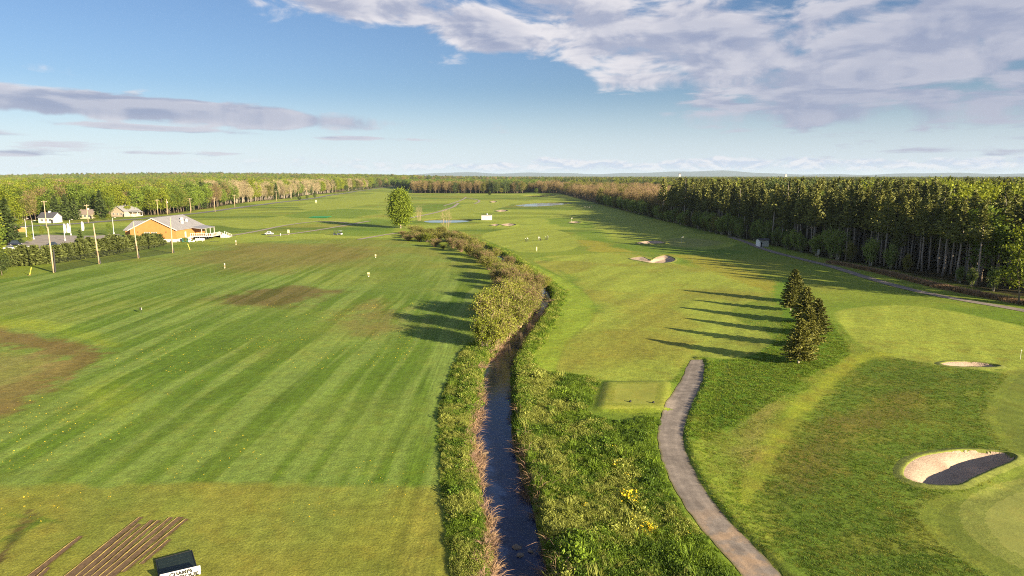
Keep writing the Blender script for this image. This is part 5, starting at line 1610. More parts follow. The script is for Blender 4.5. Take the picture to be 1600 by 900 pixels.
# ------------------------------------------------------------------ buildings
orange = mat('orange_siding', (0.46, 0.205, 0.062), 0.75, 0.12, 0.6)
white = mat('white_paint', (0.58, 0.56, 0.53), 0.6, 0.06, 1.0)
cream = mat('cream_siding', (0.46, 0.38, 0.28), 0.7, 0.08, 1.0)
metal_roof = mat('pale_metal_roof', (0.27, 0.265, 0.28), 0.5, 0.10, 0.4)
dark_roof = mat('dark_shingle', (0.07, 0.07, 0.085), 0.9, 0.2, 1.0)
brown_roof = mat('brown_shingle', (0.24, 0.19, 0.16), 0.9, 0.2, 1.0)
glass = mat('window_glass', (0.03, 0.04, 0.05), 0.08, spec=0.8)
dark = mat('dark_void', (0.025, 0.025, 0.028), 0.8)
timber = mat('deck_timber', (0.36, 0.20, 0.09), 0.85, 0.2, 2.0)
concrete = mat('concrete', (0.55, 0.53, 0.50), 0.9, 0.12, 1.0)
steel = mat('galvanised', (0.45, 0.45, 0.46), 0.4, metal=0.6)
black = mat('black_plastic', (0.02, 0.02, 0.022), 0.5)
wood_pole = mat('weathered_pole', (0.42, 0.32, 0.21), 0.9, 0.25, 1.5)


def bld(name, x, y, label, rz=0.0, cat='building'):
    return tag(empty(name, (x, y, hz(x, y)), rz), label, cat)


def gable_walls(parent, m, x0, x1, y0, y1, z0, ze, zr, ridge='y'):
    """four walls of a gabled block; ridge runs along y (gables front and back) or x"""
    mb = MB()
    if ridge == 'y':
        xm = (x0 + x1) / 2
        mb.prism([(x0, y0, z0), (x1, y0, z0), (x1, y0, ze), (xm, y0, zr), (x0, y0, ze)], (0, 0, 0), (0, y1 - y0, 0))
    else:
        ym = (y0 + y1) / 2
        mb.prism([(x0, y0, z0), (x0, y0, ze), (x0, ym, zr), (x0, y1, ze), (x0, y1, z0)], (0, 0, 0), (x1 - x0, 0, 0))
    return mb.build('wall', m, parent)


def gable_roof(parent, m, x0, x1, y0, y1, ze, zr, ridge='y', over=0.6, th=0.22, seams=True):
    roof = None
    for sgn in (-1, 1):
        mb = MB()
        if ridge == 'y':
            xm = (x0 + x1) / 2; half = (x1 - x0) / 2; sl_ = (zr - ze) / half
            e = xm + sgn * (half + over); ez = ze - over * sl_
            mb.prism([(xm, y0 - over, zr + 0.05), (e, y0 - over, ez + 0.05), (e, y0 - over, ez + 0.05 + th), (xm, y0 - over, zr + 0.05 + th)][::sgn], (0, 0, 0), (0, y1 - y0 + 2 * over, 0))
        else:
            ym = (y0 + y1) / 2; half = (y1 - y0) / 2; sl_ = (zr - ze) / half
            e = ym + sgn * (half + over); ez = ze - over * sl_
            mb.prism([(x0 - over, ym, zr + 0.05), (x0 - over, e, ez + 0.05), (x0 - over, e, ez + 0.05 + th), (x0 - over, ym, zr + 0.05 + th)][::-sgn], (0, 0, 0), (x1 - x0 + 2 * over, 0, 0))
        o = mb.build('roof_slope', m, parent)
        if seams:
            ms = MB()
            lo, hi = (y0 - over, y1 + over) if ridge == 'y' else (x0 - over, x1 + over)
            for t in np.arange(lo + 0.4, hi, 0.9):
                if ridge == 'y': ms.tube([(xm, t, zr + 0.10 + th), (e, t, ez + 0.10 + th)], 0.04, 4)
                else: ms.tube([(t, ym, zr + 0.10 + th), (t, e, ez + 0.10 + th)], 0.04, 4)
            ms.build('standing_seams', m, o)
    return roof


def window(parent, x0, x1, y, z0, z1, panes=2, face=-1, axis='y'):
    """window in a wall facing -y (axis y) or +x (axis x); frame proud of the wall, panes recessed in it"""
    f = MB(); b = 0.1
    def bx(m_, a0, a1, d0, d1, c0, c1):
        if axis == 'y': m_.box(a0, a1, y + face * d1 if face < 0 else y + d0, y + face * d0 if face < 0 else y + d1, c0, c1)
        else: m_.box(y + d0, y + d1, a0, a1, c0, c1)
    bx(f, x0 - b, x1 + b, 0.002, 0.09, z0 - b, z0); bx(f, x0 - b, x1 + b, 0.002, 0.09, z1, z1 + b)
    st = (x1 - x0) / panes
    for i in range(panes + 1): bx(f, x0 + i * st - b / 2 - (b / 2 if i == 0 else 0), x0 + i * st + b / 2 + (b / 2 if i == panes else 0), 0.002, 0.09, z0, z1)
    fo = f.build('window', white, parent)
    for i in range(panes):
        p = MB(); bx(p, x0 + i * st + b / 2, x0 + (i + 1) * st - b / 2, 0.004, 0.03, z0, z1); p.build('pane', glass, fo)


club = bld('clubhouse', -147.7, 281.0, 'orange clubhouse with pale metal roof, veranda and deck behind the hedge')
gable_walls(club, orange, -9.5, 9.5, 0, 26, -0.3, 5.0, 9.6)
gable_roof(club, metal_roof, -9.5, 9.5, 0, 26, 5.0, 9.6)
gable_walls(club, orange, -15.5, -9.45, 7, 23, -0.3, 4.4, 7.6, 'x')
gable_roof(club, metal_roof, -15.5, -7.0, 7, 23, 4.4, 7.6, 'x', 0.5)
MB().prism([(-10.15, 0, 4.62), (0, 0, 9.55), (10.15, 0, 4.62), (10.15, 0, 4.98), (0, 0, 9.91), (-10.15, 0, 4.98)], (0, -0.68, 0), (0, -0.61, 0)).build('bargeboard', white, club)
fb = MB(); fb.box(3.0, 9.53, -0.03, 0.3, -0.4, 1.25); fb.box(9.3, 9.54, 0.3, 12.0, -0.4, 1.25); fb.build('foundation', concrete, club)
sid = MB()
for z_ in np.arange(0.2, 5.0, 0.3): sid.box(-9.5, 9.5, -0.025, 0.0, z_, z_ + 0.05)
sid.build('siding_boards', orange, club)
window(club, -3.6, -1.5, 0, 2.6, 4.0, 3); window(club, -0.7, 1.4, 0, 2.6, 4.0, 3)
for x_ in (-6.3, 5.3): MB().box(x_ - 0.25, x_ + 0.25, -0.09, -0.03, 4.0, 4.3).build('vent', dark, club)
dr = MB().box(9.5, 9.58, 7.2, 8.4, 1.3, 3.7).build('side_door', white, club); MB().box(9.58, 9.62, 7.3, 7.38, 2.3, 2.5).build('door_handle', steel, dr)
sb = MB().box(9.6, 11.0, 6.8, 8.8, -0.3, 1.25).build('door_landing', concrete, club)
for i in range(4): MB().box(9.6, 11.0, 8.8 + 0.35 * i, 9.15 + 0.35 * i, -0.3, 1.0 - 0.28 * i).build('landing_step', concrete, club)
for x_, y_, s_ in ((4.0, 17.0, 0.45), (5.4, 18.2, 0.4), (6.2, 12.5, 0.42)):
    z_ = 9.6 - x_ * 4.6 / 9.5
    h_ = MB().box(x_ - s_, x_ + s_, y_ - s_, y_ + s_, z_ + 0.1, z_ + 1.4).build('roof_vent', white, club)
    MB().lathe([(0.28, 1.40), (0.28, 1.62), (0.36, 1.62), (0.36, 1.72)], 8, (x_, y_, z_)).build('vent_cap', steel, h_)
# veranda and deck on the right
MB().prism([(9.4, 12.5, 5.02), (14.5, 12.5, 4.35), (14.5, 12.5, 4.55), (9.4, 12.5, 5.3)], (0, 0, 0), (0, 13.0, 0)).build('veranda_roof', metal_roof, club)
for y_ in (12.8, 17.0, 21.2, 25.2): MB().box(14.1, 14.3, y_ - 0.1, y_ + 0.1, -0.3, 4.42).build('veranda_post', white, club)
for x_ in np.arange(9.6, 18.6, 0.3): MB().box(x_, x_ + 0.27, 12.0, 25.0, 1.45, 1.55).build('deck_board', timber, club)
mbs = MB().box(9.5, 18.6, 11.85, 12.0, 1.15, 1.6); mbs.box(18.6, 18.75, 11.85, 25.0, 1.15, 1.6); mbs.build('deck_rim', white, club)
for x_ in np.arange(10.4, 18.7, 1.36): MB().box(x_ - 0.08, x_ + 0.08, 12.1, 12.26, -0.3, 1.45).build('deck_pier', black, club)
rl = MB().box(9.6, 18.7, 11.9, 11.98, 2.5, 2.6); rl.box(18.62, 18.7, 11.9, 20.5, 2.5, 2.6); rl.build('deck_rail', white, club)
for x_ in np.arange(9.7, 18.8, 0.9): MB().box(x_ - 0.09, x_ + 0.09, 11.86, 12.04, 1.6, 2.75).build('rail_post', white, club)
for y_ in np.arange(13.0, 20.5, 1.2): MB().box(18.58, 18.76, y_ - 0.09, y_ + 0.09, 1.6, 2.75).build('rail_post', white, club)
for i in range(8): MB().box(18.8 + 0.42 * i, 19.22 + 0.42 * i, 20.5, 24.5, -0.3, 1.38 - 0.19 * i).build('deck_step', concrete, club)
for y_ in (20.4, 24.6):
    MB().tube([(18.8, y_, 2.5), (22.2, y_, 1.05)], 0.06, 5).build('stair_rail', white, club)
    for i in range(5): MB().box(18.9 + 0.8 * i, 19.05 + 0.8 * i, y_ - 0.07, y_ + 0.07, -0.3, 2.6 - 0.34 * i).build('stair_post', white, club)
MB().box(9.6, 18.0, 24.0, 24.2, -0.3, 1.4).build('deck_back', dark, club)

bm_ = mat('green_bin', (0.02, 0.13, 0.12), 0.5)
def put(name, lx, ly, lab, cat, rz=0.0): return tag(empty(name, (-147.7 + lx, 281.0 + ly, hz(-147.7 + lx, 281 + ly)), rz), lab, cat)
o = put('waste_bin', 12.0, 2.0, 'teal waste container at the clubhouse corner', 'bin')
MB().prism([(-0.9, -0.7, 0), (0.9, -0.7, 0), (1.0, -0.7, 1.3), (-1.0, -0.7, 1.5)], (0, 0, 0), (0, 1.4, 0)).build('body', bm_, o); MB().box(-1.03, 1.03, -0.74, 0.74, 1.5, 1.6).build('lid', black, o)
o = put('gas_tank', 17.5, 3.2, 'white horizontal gas tank on the grass below the deck', 'tank', R(18))
MB().tube([(-1.9, 0, 0.75), (-1.7, 0, 0.75), (1.7, 0, 0.75), (1.9, 0, 0.75)], [0.25, 0.55, 0.55, 0.25], 12).build('tank_body', white, o)
for x_ in (-1.1, 1.1): MB().box(x_ - 0.1, x_ + 0.1, -0.4, 0.4, 0, 0.3).build('cradle', concrete, o)
MB().lathe([(0.2, 0), (0.2, 0.25)], 8, (0, 0, 1.28)).build('valve_dome', steel, o)
o = put('drain_grate', 24.5, 1.0, 'long black mat lying on the grass near the deck', 'mat'); MB().box(-1.8, 1.8, -0.35, 0.35, 0, 0.08).build('mat', black, o)


def house(x, y, w, d, ze, zr, wall, roofm, lab, ridge='x', rz=0.0, porch=False):
    h = bld('house', x, y, lab, rz, 'house')
    gable_walls(h, wall, -w / 2, w / 2, 0, d, -0.3, ze, zr, ridge); gable_roof(h, roofm, -w / 2, w / 2, 0, d, ze, zr, ridge, 0.5, 0.2, False)
    for i in range(3): window(h, -w / 2 + w * (0.16 + 0.28 * i), -w / 2 + w * (0.16 + 0.28 * i) + 1.3, 0, 1.1, 2.4, 2)
    c = MB().box(-0.5, 0.5, d / 2 - 0.5, d / 2 + 0.5, ze, zr + 1.0).build('chimney', concrete, h)
    dd = MB().box(w * 0.42 - 0.5, w * 0.42 + 0.5, -0.09, -0.01, 0, 2.1).build('door', dark, h)
    return h


x_, y_ = g(72, 349.5); house(x_, y_, 8.5, 8, 3.2, 5.8, white, dark_roof, 'small white house with dark roof among the garden pines')
x_, y_ = g(133, 342); house(x_, y_, 9, 8, 3.0, 5.5, cream, brown_roof, 'half hidden house with brown roof between garden trees')
x_, y_ = g(184, 338.5)
hh_ = house(x_, y_, 11, 14, 3.4, 7.0, cream, metal_roof, 'cream house with pale grey roof at the wood edge', 'y', R(-14))
MB().prism([(5.5, 3, 3.5), (9.5, 3, 2.9), (9.5, 3, 3.1), (5.5, 3, 3.8)], (0, 0, 0), (0, 9, 0)).build('porch_roof', metal_roof, hh_)
for y2 in (3.3, 7.5, 11.6): MB().box(9.1, 9.3, y2 - 0.1, y2 + 0.1, -0.3, 2.95).build('porch_post', white, hh_)
MB().box(5.5, 9.3, 3.0, 12.0, 0.0, 0.35).build('porch_floor', concrete, hh_)
x_, y_ = g(622, 290); house(x_ - 4, 1980, 16, 12, 4, 15, white, dark_roof, 'distant white gabled house at the end of the road', 'y')
house(x_ + 22, 2010, 14, 12, 4, 14, white, dark_roof, 'second distant white gable right beside the first', 'y')

# white sheds on the course
x_, y_ = g(1194, 385); o = bld('course_shed', x_, y_, 'small white shed with dark roof at the pine wood edge', R(14), 'shed')
gable_walls(o, mat('shed_white', (0.88, 0.87, 0.84), 0.6, 0.05, 1.0), -2.0, 2.0, 0, 2.6, -0.2, 2.5, 3.0, 'x'); gable_roof(o, dark_roof, -2.0, 2.0, 0, 2.6, 2.5, 3.0, 'x', 0.35, 0.12, False)
MB().box(-1.5, -0.9, -0.06, -0.01, 0.0, 2.0).build('door', dark, o)
for i in range(7): MB().box(-0.7 + 0.38 * i, -0.36 + 0.38 * i, -0.03, -0.005, 0, 2.4).build('wall_board', white, o)
x_, y_ = g(760, 344); o = bld('pump_house', x_, y_, 'white flat-roofed pump house near the small pond', R(-4), 'shed')
MB().box(-3.1, 3.1, 0, 4, -0.3, 2.9).build('wall', white, o); rf = MB().box(-3.3, 3.3, -0.2, 4.2, 2.9, 3.15).build('roof', dark_roof, o)
MB().lathe([(0.5, 0), (0.5, 0.5), (0.25, 0.9), (0.25, 1.1)], 8, (0.2, 2, 3.15)).build('roof_vent', steel, rf)
for i in range(12): MB().box(-3.05 + 0.51 * i, -2.58 + 0.51 * i, -0.04, -0.002, 0, 2.85).build('wall_panel', white, o)
# water towers on the skyline
for px, D_, hh2, lab in ((1056, 6200, 46, 'far dark and white tower breaking the skyline above the pines'), (1218, 7000, 44, 'second far white tower on the skyline further right')):
    x_ = (px - 800) / FPX * D_ * 1.01; o = bld('far_tower', x_, D_, lab, 0, 'tower')
    MB().box(-9, 9, -6, 6, 0, hh2).build('wall', concrete, o); MB().box(-9.5, 9.5, -6.5, 6.5, hh2, hh2 + 5).build('roof', dark_roof, o)
    for i in range(4): MB().box(-8 + 4.4 * i, -5.6 + 4.4 * i, -6.2, -6.02, hh2 - 12, hh2 - 4).build('window', glass, o)

# ------------------------------------------------------------------ poles, net, posts
POLE = []
for i, (px, py, hgt, lean, lab) in enumerate([(84, 426, 12.8, -0.3, 'wooden range pole nearest the left edge, tallest of four'), (155, 413, 12.4, -0.6, 'second wooden range pole from the left'),
                                              (216, 404, 12.0, -0.6, 'third wooden range pole from the left'), (270, 396, 12.4, 0.1, 'wooden range pole nearest the clubhouse')]):
    x_, y_ = g(px, py); o = empty('range_pole', (x_, y_, hz(x_, y_)))
    MB().tube([(0, 0, -0.4), (lean * 0.5, 0, hgt * 0.5), (lean, 0, hgt)], [0.24, 0.2, 0.15], 9).build('shaft', wood_pole, o, True)
    MB().lathe([(0.17, 0), (0.17, 0.12), (0.05, 0.2)], 8, (lean, 0, hgt)).build('cap', steel, o)
    MB().tube([(0.34, 0.1, 0.1), (0.45 if i == 0 else -0.5, 0.25, hgt * (0.52 if i == 0 else 0.34))], [0.28, 0.2], 7).build('gathered_net', black, o)
    tag(o, lab, 'pole', 'wooden poles of the range net'); POLE.append((x_, y_))
netm = bpy.data.materials.new('net_mesh'); netm.use_nodes = True
nt = netm.node_tree; nt.nodes.clear(); k = NT(nt)
tr = k.n('ShaderNodeBsdfTransparent'); df = k.n('ShaderNodeBsdfDiffuse'); df.inputs[0].default_value = (0.02, 0.025, 0.02, 1)
mx = k.n('ShaderNodeMixShader'); mx.inputs[0].default_value = 0.34
nt.links.new(tr.outputs[0], mx.inputs[1]); nt.links.new(df.outputs[0], mx.inputs[2]); ou = k.n('ShaderNodeOutputMaterial'); nt.links.new(mx.outputs[0], ou.inputs[0])
o = empty('range_net', (*POLE[0], 0)); tag(o, 'dark see-through safety net strung low between the wooden range poles', 'net')
for (a, b) in zip(POLE[:-1], POLE[1:]):
    vs = []; nn_ = 10
    for i in range(nn_ + 1):
        s = i / nn_; x_ = a[0] + (b[0] - a[0]) * s; y_ = a[1] + (b[1] - a[1]) * s; sag = 0.5 * math.sin(math.pi * s)
        z0 = hz(x_, y_)
        for j in range(4): vs.append((x_ - POLE[0][0], y_ - POLE[0][1] + 0.25 * math.sin(j + i), z0 + 0.05 + j / 3 * (4.0 - sag)))
    MB().add(vs, [(i * 4 + j, i * 4 + j + 1, i * 4 + j + 5, i * 4 + j + 4) for i in range(nn_) for j in range(3)]).build('net_panel', netm, o)
    MB().tube([(vs[i * 4 + 3][0], vs[i * 4 + 3][1], vs[i * 4 + 3][2]) for i in range(nn_ + 1)], 0.04, 4).build('top_rope', black, o)


def utility_pole(px, py, hgt, lab, arm=True):
    x_, y_ = g(px, py); o = empty('utility_pole', (x_, y_, hz(x_, y_)), 0.3)
    MB().tube([(0, 0, -0.3), (0, 0, hgt)], [0.26, 0.17], 8).build('shaft', wood_pole, o, True)
    if arm:
        c_ = MB().box(-1.3, 1.3, -0.08, 0.08, hgt - 0.6, hgt - 0.42).build('crossarm', wood_pole, o)
        for q in (-1.15, 0.55, 1.15): MB().lathe([(0.07, 0), (0.1, 0.1), (0.05, 0.25)], 6, (q, 0, hgt - 0.42)).build('insulator', concrete, c_)
    else:
        MB().tube([(0.3, 0, hgt - 2.6), (0.3, 0, hgt - 1.6)], 0.25, 8).build('transformer', steel, o)
    tag(o, lab, 'utility pole', 'utility poles along the road')


for px, py, h_, lab, arm in [(73, 356, 14, 'utility pole with crossarm in front of the white house', True), (138, 349, 10.5, 'utility pole in front of the half hidden house', True),
                             (247, 336, 11, 'utility pole behind the clubhouse roof, left one', True), (262, 335, 11, 'utility pole behind the clubhouse roof, right one', False), (336, 330.5, 11, 'utility pole right of the clubhouse at the wood edge', True),
                             (367, 324.5, 11, 'thick utility pole standing clear at the roadside', True), (298, 332, 11, 'utility pole among the trunks above the clubhouse roof', True), (432, 314, 11, 'utility pole by the road below pale trees', True), (455, 310, 11, 'utility pole on the road, second after the pale trees begin', True),
                             (479, 306.5, 11, 'utility pole on the road by the three round bushes', True), (525, 303, 11, 'utility pole left of the big dark conifer', True), (550, 299.5, 11, 'utility pole right of the big dark conifer', True)]:
    utility_pole(px, py, h_, lab, arm)
for px, py, h_, lab in [(42, 371, 8, 'lamp post beside the orange notice board'), (53, 375, 8, 'lamp post at the car park entrance, left of centre'), (111, 368, 7, 'lamp post behind the white banners'), (178, 366, 7.5, 'lamp post left of the clubhouse wing'), (102, 377, 4, 'short post in front of the white banners')]:
    x_, y_ = g(px, py); o = empty('lamp_post', (x_, y_, hz(x_, y_)), 0.4)
    MB().tube([(0, 0, 0), (0, 0, h_)], [0.16, 0.1], 7).build('shaft', concrete, o)
    if h_ > 5:
        MB().tube([(0, 0, h_ - 0.1), (0.9, 0, h_ + 0.05)], 0.06, 5).build('arm', steel, o); MB().box(0.7, 1.4, -0.18, 0.18, h_, h_ + 0.14).build('lamp_head', white, o)
    MB().lathe([(0.3, -0.2), (0.3, 0.7), (0.2, 0.75)], 8).build('footing', concrete, o)
    tag(o, lab, 'lamp post', 'lamp posts of the car park')
for px, py, lab in [(100, 367.5, 'tall white feather banner, left of the close pair'), (105.5, 367, 'white feather banner, right of the close pair'), (128, 363.5, 'white feather banner standing apart on the right')]:
    x_, y_ = g(px, py); o = empty('feather_banner', (x_, y_, hz(x_, y_)), 0.3)
    MB().tube([(0, 0, 0), (0, 0, 4.6), (0.35, 0, 5.3), (0.8, 0, 5.3)], 0.04, 5).build('mast', steel, o)
    vs = []
    for i in range(9):
        s = i / 8; z_ = 0.9 + 4.4 * s; w_ = 0.95 + 0.25 * math.sin(math.pi * s); b_ = 0.12 * math.sin(6 * s)
        vs += [(0.05 + max(0, s - 0.85) * 2, b_, z_), (w_ * (1 - 0.3 * (s > 0.95)), b_ + 0.1 * math.sin(4 * s), z_ - 0.1)]
    f_ = MB().add(vs, [(2 * i, 2 * i + 1, 2 * i + 3, 2 * i + 2) for i in range(8)]).build('flag_cloth', white, o)
    tag(o, lab, 'banner', 'white feather banners at the car park')
x_, y_ = g(35, 368); o = bld('notice_board', x_, y_, 'orange roadside notice board on two posts by the car park', 0.2, 'sign')
for q in (-1.7, 1.7): MB().box(q - 0.15, q + 0.15, -0.15, 0.15, -0.2, 3.4).build('post', white, o)
MB().box(-1.9, 1.9, -0.26, -0.16, 1.5, 3.4).build('panel', orange, o); MB().box(-2.3, 2.3, -0.4, 0.4, 3.4, 3.6).build('roof', cream, o)
ystk = mat('yellow_stake', (0.72, 0.60, 0.08), 0.6)
for px, py, tl, lab in [(46, 430, 0.8, 'leaning yellow stake at the left end of the hedge'), (297, 391, -0.7, 'leaning yellow stake in the grass below the clubhouse')]:
    x_, y_ = g(px, py); o = empty('yellow_stake', (x_, y_, hz(x_, y_)))
    MB().tube([(0, 0, -0.1), (tl, 0, 2.3)], 0.10, 6).build('stake', ystk, o); MB().lathe([(0.5, -0.05), (0.42, 0.1), (0.1, 0.16)], 8).build('base_mound', soilm, o)
    tag(o, lab, 'stake')

# ------------------------------------------------------------------ vehicles
tyre = mat('tyre', (0.02, 0.02, 0.02), 0.8)
def wheel(parent, x, y, r, w):
    o = MB().prism([(r * math.cos(a), 0, r * math.sin(a)) for a in np.linspace(0, 2 * math.pi, 13)[:-1]], (x, y - w / 2, r), (x, y + w / 2, r)).build('wheel', tyre, parent)
    sgn = 1 if y > 0 else -1
    MB().prism([(0.6 * r * math.cos(a), 0, 0.6 * r * math.sin(a)) for a in np.linspace(0, 2 * math.pi, 9)[:-1]], (x, y + sgn * (w / 2 + 0.002), r), (x, y + sgn * (w / 2 + 0.02), r)).build('rim', steel, o)


def car(px, py, paint, lab, rz, h=1.45):
    x_, y_ = g(px, py); o = empty('parked_car', (x_, y_, hz(x_, y_) + 0.15), rz)
    prof = [(-2.2, 0.35), (2.2, 0.35), (2.25, 0.7), (1.9, 0.85), (1.0, 0.95), (-1.7, 0.98), (-2.2, 0.9)]
    b = MB().prism([(a, -0.88, z_) for a, z_ in prof], (0, 0, 0), (0, 1.76, 0)).build('body', paint, o)
    cab = [(1.0, 0.95), (0.35, h), (-1.0, h), (-1.75, 0.98)]
    vs = [(a, sy * (0.82 if z_ < 1.1 else 0.66), z_) for sy in (-1, 1) for a, z_ in cab]
    MB().add(vs, [(0, 1, 2, 3), (7, 6, 5, 4), (0, 4, 5, 1), (1, 5, 6, 2), (2, 6, 7, 3)]).build('windows', glass, o)
    MB().box(-1.05, 0.4, -0.66, 0.66, h, h + 0.05).build('car_roof', paint, o)
    for sx_ in (-1.35, 1.4):
        for sy in (-0.82, 0.82): wheel(o, sx_, sy, 0.33, 0.2)
    for sy in (-0.6, 0.6): MB().box(2.2, 2.27, sy - 0.18, sy + 0.18, 0.62, 0.78).build('headlight', white, o)
    tag(o, lab, 'car', 'cars in the car park')


carw = mat('car_white', (0.75, 0.75, 0.75), 0.3); card = mat('car_dark', (0.02, 0.025, 0.05), 0.3); cars = mat('car_silver', (0.45, 0.48, 0.5), 0.3)
car(17, 391, carw, 'white parked car under the big spruce, left one', 0.15); car(35, 389.5, carw, 'white parked car under the big spruce, right one', 0.15)
car(25, 384, card, 'dark parked car behind the two white ones', 0.2, 1.9); car(84, 386, card, 'dark parked car behind the hedge at the first range pole', 0.1, 1.7)


def golf_cart(px, py, body, lab, rz):
    x_, y_ = g(px, py); o = empty('golf_cart', (x_, y_, hz(x_, y_)), rz)
    MB().prism([(a, -0.6, z_) for a, z_ in [(-1.2, 0.3), (1.15, 0.3), (1.3, 0.75), (0.75, 0.85), (0.5, 0.4), (-0.2, 0.4), (-0.25, 0.75), (-1.2, 0.8)]], (0, 0, 0), (0, 1.2, 0)).build('body', body, o)
    MB().box(-0.65, -0.1, -0.55, 0.55, 0.76, 0.9).build('seat', black, o); MB().box(-0.75, -0.62, -0.55, 0.55, 0.9, 1.3).build('seat_back', black, o)
    for sx_ in (-0.95, 0.8):
        for sy in (-0.55, 0.55): MB().tube([(sx_, sy, 0.8), (sx_ * 0.85, sy, 1.85)], 0.025, 5).build('roof_post', black, o)
        for sy in (-0.55, 0.55): wheel(o, sx_ * 0.95, sy, 0.24, 0.2)
    MB().prism([(-1.1, -0.65, 1.85), (0.9, -0.65, 1.85), (0.8, -0.65, 1.95), (-1.0, -0.65, 1.95)], (0, 0, 0), (0, 1.3, 0)).build('canopy', body, o)
    tag(o, lab, 'golf cart')
    return o


golf_cart(299, 379, carw, 'white golf cart at the clubhouse deck beside the gas tank', 0.6)
golf_cart(525, 367.5, card, 'dark golf cart parked on the path left of the tall tree', 0.2); golf_cart(531, 367, cars, 'pale golf cart beside the dark one on the path', 2.6)
x_, y_ = g(421, 367.5); o = empty('range_picker', (x_, y_, hz(x_, y_)), 0.2); tag(o, 'silver grey maintenance vehicle at the far end of the range', 'vehicle')
MB().prism([(a, -0.8, z_) for a, z_ in [(-1.9, 0.4), (1.9, 0.4), (1.9, 0.9), (0.9, 1.0), (0.5, 1.7), (-0.8, 1.7), (-1.1, 1.0), (-1.9, 0.9)]], (0, 0, 0), (0, 1.6, 0)).build('body', cars, o)
MB().box(-0.7, 0.45, -0.82, -0.8, 1.05, 1.6).build('side_window', glass, o)
for sx_ in (-1.2, 1.25):
    for sy in (-0.75, 0.75): wheel(o, sx_, sy, 0.38, 0.25)

# dark hand carts parked in a row below the deck
def trolley(name, x, y, z, rz, lab, grp, bagm):
    o = empty(name, (x, y, z), rz)
    MB().tube([(0, 0, 0.25), (-0.18, 0, 1.05)], [0.15, 0.17], 9).build('bag', bagm, o, True)
    cl_ = MB()
    for i in range(6): cl_.tube([(-0.18 + 0.05 * math.cos(i), 0.06 * math.sin(i * 2), 1.0), (-0.24 + 0.09 * math.cos(i), 0.1 * math.sin(i * 2), 1.27 + 0.03 * i)], 0.012, 3)
    cl_.build('golf_clubs', steel, o)
    MB().tube([(0.25, 0, 0.2), (-0.2, 0, 0.9), (-0.6, 0, 1.1)], 0.02, 5).build('handle', black, o)
    for sy in (-0.33, 0.33):
        MB().prism([(0.16 * math.cos(a), 0, 0.16 * math.sin(a)) for a in np.linspace(0, 2 * math.pi, 11)[:-1]], (0.05, sy - 0.03, 0.16), (0.05, sy + 0.03, 0.16)).build('wheel', tyre, o)
    MB().tube([(0.05, -0.33, 0.16), (0.05, 0.33, 0.16)], 0.015, 4).build('axle', steel, o)
    return tag(o, lab, 'golf trolley', grp)


for i in range(8):
    x_ = -147.7 + 11.0 + i * 0.95; trolley('golf_trolley', x_, 281 + 11.2, hz(x_, 292.2), 1.6, 'black golf trolley in the row parked under the deck edge', 'golf trolleys parked along the deck', black)

